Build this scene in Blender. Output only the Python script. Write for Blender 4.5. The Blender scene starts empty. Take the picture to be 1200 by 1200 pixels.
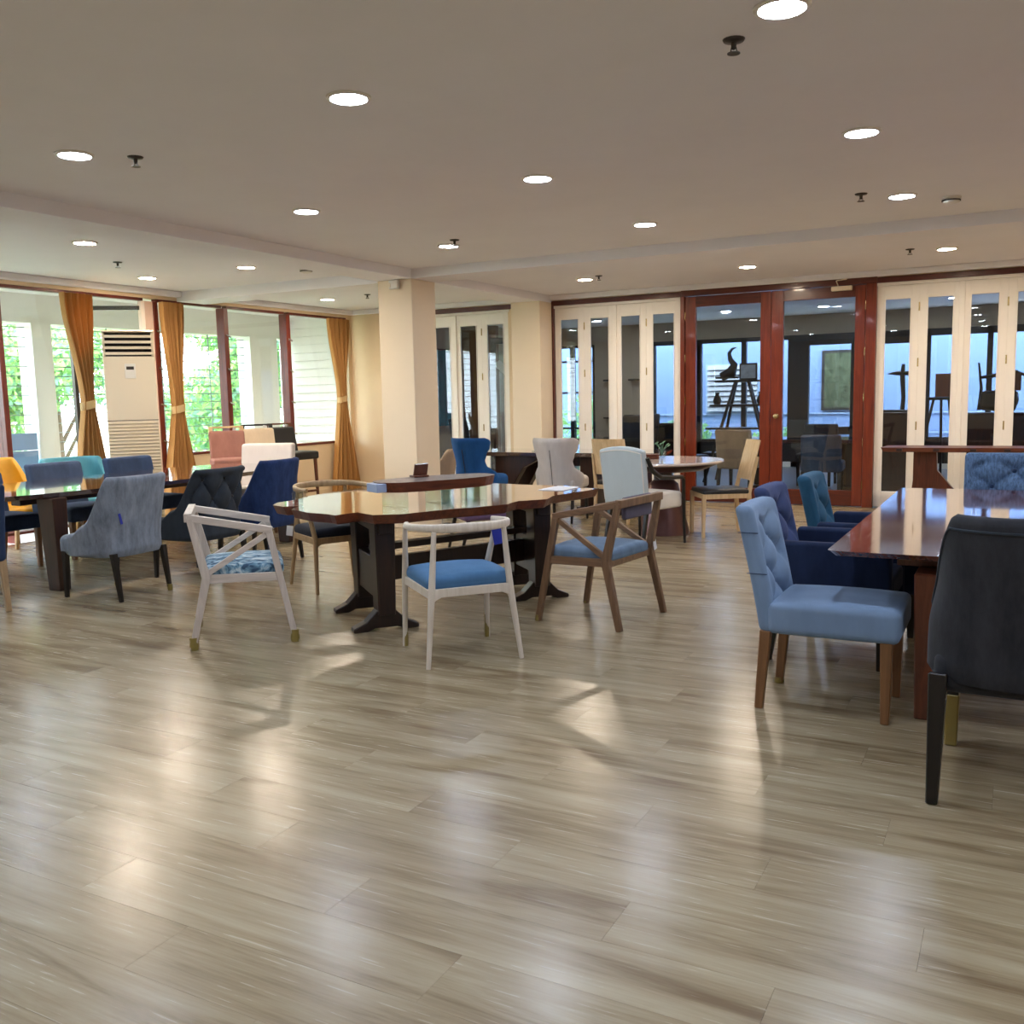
import bpy, bmesh, math, random
from mathutils import Vector, Matrix, noise
random.seed(7)
S = bpy.context.scene
COL = S.collection
PI = math.pi

# ------------------------------------------------------------------ camera
cam_d = bpy.data.cameras.new('camera'); cam = bpy.data.objects.new('camera', cam_d); COL.objects.link(cam)
def cam_matrix(pitch, yaw, roll, loc):
    cy, sy = math.cos(yaw), math.sin(yaw)
    fw = Vector((-sy*math.cos(pitch), cy*math.cos(pitch), -math.sin(pitch)))
    rt = Vector((cy, sy, 0)); up = rt.cross(fw)
    c, s = math.cos(roll), math.sin(roll)
    r = rt*c + up*s; u = rt*-s + up*c
    m = Matrix((r, u, -fw)).transposed().to_4x4(); m.translation = loc
    return m
cam.matrix_world = cam_matrix(0.1210, 0.4927, -0.0217, (0, 0, 1.45))
cam_d.sensor_width = 36; cam_d.lens = 1112.7/1200*36; cam_d.clip_start = .05; cam_d.clip_end = 200
S.camera = cam

# ------------------------------------------------------------------ world, exposure
W = bpy.data.worlds.new('sky'); S.world = W; W.use_nodes = True
bg = W.node_tree.nodes['Background']
bg.inputs[0].default_value = (.84, .94, 1.06, 1); bg.inputs[1].default_value = 9.0
S.view_settings.view_transform = 'Standard'; S.view_settings.look = 'None'
S.view_settings.exposure = 0.78; S.view_settings.gamma = 1; S.view_settings.use_curve_mapping = False
LAMP_COOL = 105.0; LAMP_WARM = 290.0
S.cycles.max_bounces = 10; S.cycles.diffuse_bounces = 5; S.cycles.transparent_max_bounces = 24

# ------------------------------------------------------------------ materials
def srgb(r, g, b):
    f = lambda c: (c/12.92 if c <= .04045 else ((c+.055)/1.055)**2.4)
    return (f(r/255), f(g/255), f(b/255), 1)
def newmat(name):
    m = bpy.data.materials.new(name); m.use_nodes = True
    return m, m.node_tree.nodes, m.node_tree.links, m.node_tree.nodes['Principled BSDF']
def plain(name, c, rough=.5, metal=0, spec=.5, var=.0, scale=8, bump=0, bscale=60, coat=0, sheen=0):
    m, N, L, P = newmat(name)
    P.inputs['Base Color'].default_value = c; P.inputs['Roughness'].default_value = rough
    P.inputs['Metallic'].default_value = metal; P.inputs['Specular IOR Level'].default_value = spec
    P.inputs['Coat Weight'].default_value = coat; P.inputs['Coat Roughness'].default_value = .06
    if sheen:
        P.inputs['Sheen Weight'].default_value = sheen; P.inputs['Sheen Roughness'].default_value = .4
    if var or bump:
        tc = N.new('ShaderNodeTexCoord')
    if var:
        n = N.new('ShaderNodeTexNoise'); n.inputs['Scale'].default_value = scale; n.inputs['Detail'].default_value = 6
        n.inputs['Roughness'].default_value = .65
        r = N.new('ShaderNodeValToRGB'); L.new(tc.outputs['Object'], n.inputs['Vector']); L.new(n.outputs['Fac'], r.inputs['Fac'])
        k = lambda q: tuple(min(1, v*q) for v in c[:3])+(1,)
        r.color_ramp.elements[0].position = .3; r.color_ramp.elements[1].position = .7
        r.color_ramp.elements[0].color = k(1-var); r.color_ramp.elements[1].color = k(1+var)
        L.new(r.outputs['Color'], P.inputs['Base Color'])
    if bump:
        n2 = N.new('ShaderNodeTexNoise'); n2.inputs['Scale'].default_value = bscale; n2.inputs['Detail'].default_value = 4
        b = N.new('ShaderNodeBump'); b.inputs['Strength'].default_value = bump; b.inputs['Distance'].default_value = .004
        L.new(tc.outputs['Object'], n2.inputs['Vector']); L.new(n2.outputs['Fac'], b.inputs['Height']); L.new(b.outputs['Normal'], P.inputs['Normal'])
    return m
def fabric(name, c, var=.22, scale=9, sheen=.5, rough=.85, stretch=(1, 1, .35)):
    m, N, L, P = newmat(name)
    P.inputs['Roughness'].default_value = rough; P.inputs['Specular IOR Level'].default_value = .2
    P.inputs['Sheen Weight'].default_value = sheen; P.inputs['Sheen Roughness'].default_value = .35
    P.inputs['Sheen Tint'].default_value = tuple(min(1, v*1.5+.08) for v in c[:3])+(1,)
    tc = N.new('ShaderNodeTexCoord'); mp = N.new('ShaderNodeMapping'); mp.inputs['Scale'].default_value = stretch
    L.new(tc.outputs['Object'], mp.inputs['Vector'])
    n = N.new('ShaderNodeTexNoise'); n.inputs['Scale'].default_value = scale; n.inputs['Detail'].default_value = 8; n.inputs['Roughness'].default_value = .7
    L.new(mp.outputs['Vector'], n.inputs['Vector'])
    r = N.new('ShaderNodeValToRGB'); L.new(n.outputs['Fac'], r.inputs['Fac'])
    k = lambda q: tuple(min(1, v*q) for v in c[:3])+(1,)
    r.color_ramp.elements[0].position = .32; r.color_ramp.elements[1].position = .68
    r.color_ramp.elements[0].color = k(1-var); r.color_ramp.elements[1].color = k(1+var)
    L.new(r.outputs['Color'], P.inputs['Base Color'])
    w = N.new('ShaderNodeTexNoise'); w.inputs['Scale'].default_value = 260; w.inputs['Detail'].default_value = 2
    b = N.new('ShaderNodeBump'); b.inputs['Strength'].default_value = .35; b.inputs['Distance'].default_value = .0015
    L.new(tc.outputs['Object'], w.inputs['Vector']); L.new(w.outputs['Fac'], b.inputs['Height']); L.new(b.outputs['Normal'], P.inputs['Normal'])
    return m
def wood(name, c1, c2, axis=2, rough=.4, scale=3.0, coat=0, spec=.5, mid=None):
    m, N, L, P = newmat(name)
    P.inputs['Roughness'].default_value = rough; P.inputs['Specular IOR Level'].default_value = spec
    P.inputs['Coat Weight'].default_value = coat; P.inputs['Coat Roughness'].default_value = .05
    tc = N.new('ShaderNodeTexCoord'); mp = N.new('ShaderNodeMapping')
    sc = [12, 12, 12]; sc[axis] = .9; mp.inputs['Scale'].default_value = sc
    L.new(tc.outputs['Object'], mp.inputs['Vector'])
    n = N.new('ShaderNodeTexNoise'); n.inputs['Scale'].default_value = scale; n.inputs['Detail'].default_value = 7
    n.inputs['Roughness'].default_value = .6; n.inputs['Distortion'].default_value = 1.2
    L.new(mp.outputs['Vector'], n.inputs['Vector'])
    r = N.new('ShaderNodeValToRGB'); L.new(n.outputs['Fac'], r.inputs['Fac'])
    r.color_ramp.elements[0].position = .3; r.color_ramp.elements[1].position = .7
    r.color_ramp.elements[0].color = c1; r.color_ramp.elements[1].color = c2
    L.new(r.outputs['Color'], P.inputs['Base Color'])
    b = N.new('ShaderNodeBump'); b.inputs['Strength'].default_value = .12; b.inputs['Distance'].default_value = .002
    L.new(n.outputs['Fac'], b.inputs['Height']); L.new(b.outputs['Normal'], P.inputs['Normal'])
    return m
def emit(name, c, s):
    m = bpy.data.materials.new(name); m.use_nodes = True; N = m.node_tree.nodes; N.clear()
    e = N.new('ShaderNodeEmission'); o = N.new('ShaderNodeOutputMaterial')
    e.inputs[0].default_value = c; e.inputs[1].default_value = s; m.node_tree.links.new(e.outputs[0], o.inputs[0])
    return m
def glass(name, tint=(.93, .96, .96, 1), refl=1.0):
    m = bpy.data.materials.new(name); m.use_nodes = True; N = m.node_tree.nodes; L = m.node_tree.links; N.clear()
    t = N.new('ShaderNodeBsdfTransparent'); g = N.new('ShaderNodeBsdfGlossy'); mx = N.new('ShaderNodeMixShader')
    lw = N.new('ShaderNodeLayerWeight'); lw.inputs['Blend'].default_value = .5
    o = N.new('ShaderNodeOutputMaterial'); pw = N.new('ShaderNodeMath'); pw.operation = 'POWER'; q = N.new('ShaderNodeMath'); q.operation = 'MULTIPLY_ADD'
    t.inputs[0].default_value = tint; g.inputs['Roughness'].default_value = .01; g.inputs['Color'].default_value = (1, 1, 1, 1)
    pw.inputs[1].default_value = 5; q.inputs[1].default_value = .96*refl; q.inputs[2].default_value = .04*refl   # Schlick
    L.new(lw.outputs['Facing'], pw.inputs[0]); L.new(pw.outputs[0], q.inputs[0]); L.new(q.outputs[0], mx.inputs[0])
    L.new(t.outputs[0], mx.inputs[1]); L.new(g.outputs[0], mx.inputs[2]); L.new(mx.outputs[0], o.inputs[0])
    return m

PW, PL = .22, 1.22        # vinyl plank width and length
def floor_mat():
    m, N, L, P = newmat('vinyl_plank')
    geo = N.new('ShaderNodeNewGeometry'); sep = N.new('ShaderNodeSeparateXYZ'); L.new(geo.outputs['Position'], sep.inputs[0])
    def M(op, a, b=None):
        n = N.new('ShaderNodeMath'); n.operation = op
        for i, v in enumerate((a, b)):
            if v is None: continue
            if isinstance(v, (int, float)): n.inputs[i].default_value = v
            else: L.new(v, n.inputs[i])
        return n.outputs[0]
    row = M('FLOOR', M('DIVIDE', sep.outputs[1], PW))
    off = M('FRACT', M('MULTIPLY', row, .377))
    col = M('FLOOR', M('ADD', M('DIVIDE', sep.outputs[0], PL), off))
    cmb = N.new('ShaderNodeCombineXYZ'); L.new(row, cmb.inputs[0]); L.new(col, cmb.inputs[1])
    wn = N.new('ShaderNodeTexWhiteNoise'); wn.noise_dimensions = '2D'; L.new(cmb.outputs[0], wn.inputs['Vector'])
    add = N.new('ShaderNodeVectorMath'); add.operation = 'MULTIPLY_ADD'
    L.new(wn.outputs['Color'], add.inputs[0]); add.inputs[1].default_value = (7, 5, 9); L.new(geo.outputs['Position'], add.inputs[2])
    mp = N.new('ShaderNodeMapping'); mp.inputs['Scale'].default_value = (.75, 6.5, 1); L.new(add.outputs[0], mp.inputs['Vector'])
    n1 = N.new('ShaderNodeTexNoise'); n1.inputs['Scale'].default_value = 1.5; n1.inputs['Detail'].default_value = 6; n1.inputs['Roughness'].default_value = .55; n1.inputs['Distortion'].default_value = .7
    L.new(mp.outputs[0], n1.inputs['Vector'])
    mp2 = N.new('ShaderNodeMapping'); mp2.inputs['Scale'].default_value = (3, 70, 1); L.new(add.outputs[0], mp2.inputs['Vector'])
    n2 = N.new('ShaderNodeTexNoise'); n2.inputs['Scale'].default_value = 1.6; n2.inputs['Detail'].default_value = 4; L.new(mp2.outputs[0], n2.inputs['Vector'])
    v = M('ADD', M('MULTIPLY', n1.outputs['Fac'], .80), M('MULTIPLY', n2.outputs['Fac'], .20))
    v = M('ADD', v, M('MULTIPLY', M('SUBTRACT', wn.outputs['Value'], .5), .035))
    r = N.new('ShaderNodeValToRGB'); L.new(v, r.inputs['Fac'])
    e = r.color_ramp.elements
    e[0].position = .32; e[0].color = srgb(116, 96, 70); e[1].position = .66; e[1].color = srgb(172, 158, 130)
    x = e.new(.48); x.color = srgb(149, 132, 103)
    L.new(r.outputs['Color'], P.inputs['Base Color'])
    rr = N.new('ShaderNodeMapRange'); rr.inputs[3].default_value = .20; rr.inputs[4].default_value = .31
    L.new(n2.outputs['Fac'], rr.inputs[0]); L.new(rr.outputs[0], P.inputs['Roughness'])
    P.inputs['Specular IOR Level'].default_value = .55
    b = N.new('ShaderNodeBump'); b.inputs['Strength'].default_value = .10; b.inputs['Distance'].default_value = .002
    L.new(n2.outputs['Fac'], b.inputs['Height']); L.new(b.outputs['Normal'], P.inputs['Normal'])
    return m

M = {}
M['floor'] = floor_mat()
M['subfloor'] = plain('subfloor', srgb(92, 78, 60), .8)
M['ceil'] = plain('ceiling_paint', srgb(238, 236, 240), .8, spec=.2, var=.02, scale=1.5)
M['wall'] = plain('cream_paint', srgb(228, 205, 172), .7, spec=.25, var=.03, scale=2)
M['column'] = plain('column_paint', srgb(230, 212, 186), .55, spec=.35, var=.02, scale=2)
M['white'] = plain('white_paint', srgb(240, 234, 226), .45, var=.02, scale=4)
M['white_pl'] = plain('white_plastic', srgb(226, 222, 214), .4)
M['ivory'] = plain('ivory_plastic', srgb(226, 212, 188), .4)
M['dark'] = plain('dark_recess', srgb(40, 34, 30), .7)
M['red'] = wood('mahogany', srgb(90, 32, 18), srgb(128, 52, 27), 2, .28, 2.2, coat=.3)
M['redh'] = wood('mahogany_rail', srgb(68, 26, 17), srgb(98, 40, 25), 0, .3, 2.2, coat=.3)
M['reddark'] = wood('dark_mahogany', srgb(66, 20, 14), srgb(92, 32, 22), 0, .35, 2.2, coat=.2)
M['redpost'] = wood('red_post', srgb(84, 28, 18), srgb(116, 44, 28), 2, .4, 2.2)
M['pane'] = glass('clear_glass')
M['brass'] = plain('brass', srgb(196, 176, 130), .25, 1)
M['chrome'] = plain('chrome', srgb(200, 200, 205), .2, 1)
M['steel'] = plain('dark_steel', srgb(70, 66, 62), .35, .8)
M['curtain'] = fabric('ochre_curtain', srgb(184, 136, 82), .15, 5, .3, .8, (1, 1, .1))
M['tie'] = fabric('tieback', srgb(206, 176, 130), .1, 8)
M['lamp_cool'] = emit('lamp_cool', (.80, .92, 1.12, 1), LAMP_COOL)
M['lamp_warm'] = emit('lamp_warm', (1, .84, .64, 1), LAMP_WARM)
M['blackwood'] = wood('black_wood', srgb(11, 9, 9), srgb(22, 18, 17), 2, .35)
M['darkwood'] = wood('dark_brown_wood', srgb(36, 19, 14), srgb(64, 33, 22), 2, .3)
M['darktop'] = wood('dark_glossy_top', srgb(54, 36, 34), srgb(88, 60, 54), 1, .08, 2, coat=1)
M['darktop'].node_tree.nodes['Principled BSDF'].inputs['Coat IOR'].default_value = 1.9
M['cherry'] = wood('cherry_top', srgb(90, 48, 40), srgb(130, 80, 66), 1, .07, 2.4, coat=.7)
M['cherryleg'] = wood('cherry_leg', srgb(76, 38, 24), srgb(116, 62, 40), 2, .3, 2)
M['slab'] = wood('live_edge_top', srgb(112, 62, 34), srgb(176, 112, 66), 0, .07, 1.6, coat=.8)
M['slabside'] = wood('live_edge_bark', srgb(66, 30, 16), srgb(112, 56, 30), 0, .4, 2.5)
M['trestle'] = wood('trestle_wood', srgb(22, 14, 12), srgb(48, 29, 23), 2, .35)
M['walnut'] = wood('walnut', srgb(104, 76, 54), srgb(146, 112, 82), 0, .45, 2.5)
M['walnutv'] = wood('walnut_v', srgb(98, 71, 50), srgb(138, 105, 76), 2, .45, 2.5)
M['whitewash'] = wood('whitewash', srgb(190, 176, 164), srgb(218, 206, 196), 0, .5, 2)
M['whitewashv'] = wood('whitewash_v', srgb(184, 170, 158), srgb(214, 202, 192), 2, .5, 2)
M['ash'] = wood('ash', srgb(204, 190, 172), srgb(224, 213, 199), 2, .45, 2)
M['oak'] = wood('oak', srgb(152, 122, 86), srgb(186, 156, 114), 2, .45, 2)
M['lightoak'] = wood('light_oak', srgb(200, 166, 120), srgb(226, 196, 152), 2, .4, 2)
M['legoak'] = wood('leg_oak', srgb(112, 76, 46), srgb(146, 104, 66), 2, .4, 2)
M['tag'] = plain('paper_tag', srgb(224, 224, 226), .6)
M['bluetag'] = plain('blue_tag', srgb(28, 44, 150), .4)
M['yellow_tape'] = plain('yellow_wrap', srgb(138, 120, 62), .35)
F = {}
F['grey'] = fabric('grey_velvet', srgb(124, 132, 144), .34, 16, .6)
F['navy'] = fabric('navy_velvet', srgb(36, 54, 94), .4, 10, .4)
F['char'] = fabric('charcoal_velvet', srgb(52, 58, 66), .2, 9, .4)
F['charcoal'] = fabric('slate_velvet', srgb(50, 51, 56), .35, 9, .6)
F['slate'] = fabric('slate_blue', srgb(62, 76, 102), .25, 9, .5)
F['slate2'] = fabric('dark_slate_blue', srgb(46, 62, 92), .25, 9, .5)
F['teal'] = fabric('teal_leather', srgb(84, 150, 166), .12, 6, .2, .5)
F['yellow'] = plain('mustard_leather', srgb(224, 160, 30), .5, var=.06)
F['white'] = fabric('white_linen', srgb(214, 206, 204), .05, 6, .2)
F['bluegrey'] = fabric('powder_blue_velvet', srgb(118, 140, 168), .10, 7, .5)
F['indigo'] = fabric('indigo_velvet', srgb(58, 70, 108), .18, 8, .5)
F['tealblue'] = fabric('petrol_velvet', srgb(40, 80, 106), .2, 8, .5)
F['darknavy'] = fabric('dark_navy_velvet', srgb(30, 42, 70), .2, 9, .4)
F['denim'] = fabric('denim_tweed', srgb(86, 110, 142), .6, 70, .1, .9, (1, 1, .25))
F['cobalt'] = fabric('cobalt_velvet', srgb(34, 82, 140), .15, 8, .5)
F['stone'] = fabric('stone_linen', srgb(196, 190, 188), .08, 12, .2)
F['seatblue'] = fabric('blue_seat', srgb(76, 116, 156), .12, 8, .4)
F['seatgrey'] = fabric('grey_blue_seat', srgb(104, 124, 146), .2, 10, .4)
F['pattern'] = fabric('patterned_seat', srgb(128, 154, 172), .75, 16, .1, .8, (1, 1, 1))
mm, N_, L_, P_ = newmat('leaf_print_seat'); P_.inputs['Roughness'].default_value = .8
tc_ = N_.new('ShaderNodeTexCoord'); mp_ = N_.new('ShaderNodeMapping'); mp_.inputs['Scale'].default_value = (9, 22, 9); mp_.inputs['Rotation'].default_value = (0, 0, .7)
nz_ = N_.new('ShaderNodeTexNoise'); nz_.inputs['Scale'].default_value = 1.2; nz_.inputs['Detail'].default_value = 3; nz_.inputs['Distortion'].default_value = 1.5
rp_ = N_.new('ShaderNodeValToRGB'); L_.new(tc_.outputs['Object'], mp_.inputs[0]); L_.new(mp_.outputs[0], nz_.inputs['Vector']); L_.new(nz_.outputs['Fac'], rp_.inputs[0]); L_.new(rp_.outputs[0], P_.inputs['Base Color'])
e_ = rp_.color_ramp.elements; e_[0].position = .40; e_[0].color = srgb(40, 70, 96); e_[1].position = .62; e_[1].color = srgb(196, 210, 214); q_ = e_.new(.5); q_.color = srgb(112, 150, 172)
F['pattern'] = mm
F['black'] = plain('black_leather', srgb(30, 28, 28), .4, bump=.2, bscale=160)
F['darkseat'] = fabric('dark_seat', srgb(40, 44, 54), .2, 9)
F['pink'] = fabric('dusty_pink', srgb(158, 112, 102), .12, 9, .4)
F['beige'] = fabric('beige_fabric', srgb(220, 200, 176), .06, 9)
F['mauve'] = fabric('mauve_seat', srgb(104, 82, 110), .15, 9)
F['palegrey'] = fabric('pale_grey_leather', srgb(186, 196, 200), .04, 6, .1, .5)
F['cream'] = fabric('cream_leather', srgb(220, 214, 206), .04, 6, .1, .5)
F['taupe'] = fabric('taupe_fabric', srgb(158, 138, 120), .1, 9)
F['pad'] = fabric('mauve_grey_pad', srgb(92, 86, 100), .12, 9)

# ------------------------------------------------------------------ mesh helpers
class MB:
    def __init__(s): s.v = []; s.f = []; s.m = []
    def add(s, vs, fs, mi=0):
        o = len(s.v); s.v += [tuple(v) for v in vs]; s.f += [tuple(i+o for i in f) for f in fs]; s.m += [mi]*len(fs)
        return s
    def hexa(s, b, t, mi=0):           # 4 bottom points, 4 top points, counter-clockwise from above
        return s.add(list(b)+list(t), [(3, 2, 1, 0), (4, 5, 6, 7), (0, 1, 5, 4), (1, 2, 6, 5), (2, 3, 7, 6), (3, 0, 4, 7)], mi)
    def box(s, x0, x1, y0, y1, z0, z1, mi=0):
        q = lambda z: [(x0, y0, z), (x1, y0, z), (x1, y1, z), (x0, y1, z)]
        return s.hexa(q(z0), q(z1), mi)
    def bar(s, p, q, w0, d0, w1=None, d1=None, side=None, mi=0):   # rectangular bar from p to q
        p, q = Vector(p), Vector(q); w1 = w0 if w1 is None else w1; d1 = d0 if d1 is None else d1
        a = (q-p).normalized()
        sd = Vector(side) if side else (Vector((0, 1, 0)) if abs(a.y) < .9 else Vector((1, 0, 0)))
        sd = (sd-a*sd.dot(a)).normalized(); n = sd.cross(a)
        def ring(c, w, d): return [c-sd*w/2-n*d/2, c+sd*w/2-n*d/2, c+sd*w/2+n*d/2, c-sd*w/2+n*d/2]
        A, B = ring(p, w0, d0), ring(q, w1, d1)
        return s.add(A+B, [(0, 1, 2, 3), (7, 6, 5, 4), (0, 4, 5, 1), (1, 5, 6, 2), (2, 6, 7, 3), (3, 7, 4, 0)], mi)
    def tube(s, pts, rad, n=10, closed=False, flat=1.0, mi=0):
        pts = [Vector(p) for p in pts]; k = len(pts)
        rad = rad if isinstance(rad, (list, tuple)) else [rad]*k
        o = []; up = None
        for i, p in enumerate(pts):
            a = (pts[(i+1) % k] if (closed or i < k-1) else p)-(pts[i-1] if (closed or i > 0) else p)
            a.normalize()
            if up is None:
                up = Vector((0, 0, 1)) if abs(a.z) < .9 else Vector((1, 0, 0))
            up = (up-a*up.dot(a)).normalized(); b = a.cross(up)
            for j in range(n):
                t = 2*PI*j/n
                o.append(p+b*math.cos(t)*rad[i]*flat+up*math.sin(t)*rad[i])
        fs = []
        for i in range(k if closed else k-1):
            for j in range(n):
                i2 = (i+1) % k; j2 = (j+1) % n
                fs.append((i*n+j, i*n+j2, i2*n+j2, i2*n+j))
        if not closed: fs += [tuple(range(n))[::-1], tuple((k-1)*n+j for j in range(n))]
        return s.add(o, fs, mi)
    def lathe(s, prof, n=32, c=(0, 0), mi=0, sx=1, sy=1):
        o = [(c[0]+r*math.cos(2*PI*j/n)*sx, c[1]+r*math.sin(2*PI*j/n)*sy, z) for r, z in prof for j in range(n)]
        fs = [(i*n+j, i*n+(j+1) % n, (i+1)*n+(j+1) % n, (i+1)*n+j) for i in range(len(prof)-1) for j in range(n)]
        fs += [tuple(range(n))[::-1], tuple((len(prof)-1)*n+j for j in range(n))]
        return s.add(o, fs, mi)
    def prism(s, outl, z0, z1, inset=0, mi=0, mtop=None):
        n = len(outl); cx = sum(p[0] for p in outl)/n; cy = sum(p[1] for p in outl)/n
        k = 1-inset
        o = [(cx+(x-cx)*k, cy+(y-cy)*k, z0) for x, y in outl]+[(x, y, z1) for x, y in outl]
        s.add(o, [tuple(range(n))[::-1]]+[(i, (i+1) % n, n+(i+1) % n, n+i) for i in range(n)], mi)
        return s.add([(x, y, z1) for x, y in outl], [tuple(range(n))], mi if mtop is None else mtop)
    def plate(s, outl, axis, a0, a1, mi=0):      # outline in a vertical plane, extruded along axis 'x' or 'y'
        n = len(outl)
        P = (lambda u, w, a: (a, u, w)) if axis == 'x' else (lambda u, w, a: (u, a, w))
        o = [P(u, w, a0) for u, w in outl]+[P(u, w, a1) for u, w in outl]
        return s.add(o, [tuple(range(n)), tuple(range(n, 2*n))[::-1]]+[(i, n+i, n+(i+1) % n, (i+1) % n) for i in range(n)], mi)
    def grid(s, fn, nu, nv, cu=False, cv=False, mi=0):
        o = [fn(i/(nu if cu else nu-1), j/(nv if cv else nv-1)) for i in range(nu) for j in range(nv)]
        fs = []
        for i in range(nu if cu else nu-1):
            for j in range(nv if cv else nv-1):
                i2, j2 = (i+1) % nu, (j+1) % nv
                fs.append((i*nv+j, i2*nv+j, i2*nv+j2, i*nv+j2))
        return s.add(o, fs, mi)
    def rbox(s, c, sz, r, n=8, disp=None, shape=None, mi=0):   # rounded soft box
        c = Vector(c); h = Vector(sz)/2
        for ax in range(3):
            for sg in (-1, 1):
                a, b = (ax+1) % 3, (ax+2) % 3
                def fn(u, v):
                    p = Vector((0, 0, 0)); p[ax] = sg*h[ax]
                    uu = u*2-1; vv = v*2-1
                    p[a] = uu*h[a]; p[b] = vv*h[b]
                    q = Vector([max(-h[i]+r, min(h[i]-r, p[i])) for i in range(3)])
                    d = p-q
                    nn = d.normalized() if d.length > 1e-7 else Vector((0, 0, 0))
                    if d.length < 1e-7: nn[ax] = sg
                    w = q+nn*r
                    if disp: w = w+nn*disp(w, nn)
                    if shape: w = Vector(shape(w))
                    return w+c
                # non-uniform spacing so that the rounded edge is sampled
                def warp(t, L):
                    e = min(.45, r/(2*L)*1.0)
                    k = 3/(n-1) if n > 8 else (2/(n-1) if n > 6 else 1/(n-1))
                    if t < k: return e*(t/k)
                    if t > 1-k: return 1-e*((1-t)/k)
                    return e+(1-2*e)*(t-k)/(1-2*k)
                f2 = (lambda u, v, f=fn: f(warp(u, h[a]), warp(v, h[b]))) if sg > 0 else (lambda u, v, f=fn: f(warp(1-u, h[a]), warp(v, h[b])))
                s.grid(f2, n, n, mi=mi)
        return s
    def build(s, name, mats, parent=None, smooth=False, bevel=0, loc=None, weld=True, seg=1):
        me = bpy.data.meshes.new(name); me.from_pydata(s.v, [], s.f)
        mats = mats if isinstance(mats, (list, tuple)) else [mats]
        for m in mats: me.materials.append(m)
        if len(mats) > 1: me.polygons.foreach_set('material_index', s.m)
        bm = bmesh.new(); bm.from_mesh(me)
        if smooth and weld: bmesh.ops.remove_doubles(bm, verts=bm.verts, dist=1e-5)
        bmesh.ops.recalc_face_normals(bm, faces=bm.faces)
        if bevel:
            ed = [e for e in bm.edges if len(e.link_faces) == 2 and e.calc_face_angle() > .5]
            bmesh.ops.bevel(bm, geom=ed, offset=bevel, segments=seg, profile=.6, affect='EDGES', clamp_overlap=True)
        bm.to_mesh(me); bm.free()
        if smooth:
            me.polygons.foreach_set('use_smooth', [True]*len(me.polygons))
            if smooth != 'all': me.set_sharp_from_angle(angle=.9)
        o = bpy.data.objects.new(name, me); COL.objects.link(o)
        if parent: o.parent = parent
        if loc: o.location = loc
        return o
def thing(name, label, cat, loc=(0, 0, 0), rot=0, group=None):
    o = bpy.data.objects.new(name, None); COL.objects.link(o); o.empty_display_size = .1
    o.location = loc; o.rotation_euler = (0, 0, math.radians(rot)); tag(o, label, cat, group); return o
def tag(o, label, cat, group=None):
    o['label'] = label; o['category'] = cat
    if group: o['group'] = group
    return o
def struct(o): o['kind'] = 'structure'; return o
def copy_tree(o, loc, rot, label, parent=None):
    c = o.copy(); COL.objects.link(c)
    if parent: c.parent = parent
    else:
        c.location = loc; c.rotation_euler = (0, 0, math.radians(rot)); c['label'] = label
    for ch in list(o.children): copy_tree(ch, None, None, None, c)
    return c
def sbox(name, m, x0, x1, y0, y1, z0, z1, bevel=0): return struct(MB().box(x0, x1, y0, y1, z0, z1).build(name, m, bevel=bevel))
def sstep(t): t = max(0, min(1, t)); return t*t*(3-2*t)

# ------------------------------------------------------------------ room shell
XL, XR, YB, YF, ZC = -9.44, 4.0, 12.30, -3.4, 2.845
Y2, X2L, X2R = 18.5, -9.44, 4.0
fl = struct(MB().box(XL, XR, YF, YB, -.12, -.006).build('floor', M['subfloor']))
def plank_mesh(x0, x1, y0, y1, mb):
    g = .00035
    return mb.hexa([(x0+g, y0+g, -.006), (x1-g, y0+g, -.006), (x1-g, y1-g, -.006), (x0+g, y1-g, -.006)],
                   [(x0+g, y0+g, 0), (x1-g, y0+g, 0), (x1-g, y1-g, 0), (x0+g, y1-g, 0)])
inv = cam.matrix_world.inverted()
def seen(x, y):
    p = inv @ Vector((x, y, 0))
    if p.z > -.3: return None
    f = 1112.7
    return abs(p.x/-p.z*f) < 680 and abs(p.y/-p.z*f) < 680 and -p.z
planks = []
for row in range(math.floor(YF/PW), math.ceil(YB/PW)):
    off = (row*.377) % 1.0
    for col in range(math.floor(XL/PL+off)-1, math.ceil(XR/PL+off)+1):
        x0, x1 = max(XL, (col-off)*PL), min(XR, (col+1-off)*PL)
        y0, y1 = max(YF, row*PW), min(YB, (row+1)*PW)
        if x1-x0 < .02 or y1-y0 < .01: continue
        d = min([q for q in (seen(x, (y0+y1)/2) for x in (x0, (x0+x1)/2, x1)) if q] or [99])
        planks.append((d, x0, x1, y0, y1))
planks.sort()
full = None; rest = MB()
for i, (d, x0, x1, y0, y1) in enumerate(planks):
    if i < 300 and d < 99:
        if abs(x1-x0-PL) < 1e-6 and abs(y1-y0-PW) < 1e-6:
            if full is None:
                full = plank_mesh(0, PL, 0, PW, MB()).build('plank', M['floor']).data
                bpy.data.objects.remove(bpy.data.objects['plank'])
            o = bpy.data.objects.new('plank', full); COL.objects.link(o); o.location = (x0, y0, 0); o.parent = fl
        else:
            o = plank_mesh(0, x1-x0, 0, y1-y0, MB()).build('plank', M['floor'], fl); o.location = (x0, y0, 0)
    else: plank_mesh(x0, x1, y0, y1, rest)
ro = rest.build('far_planks', M['floor'], fl); ro['kind'] = 'stuff'

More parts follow.
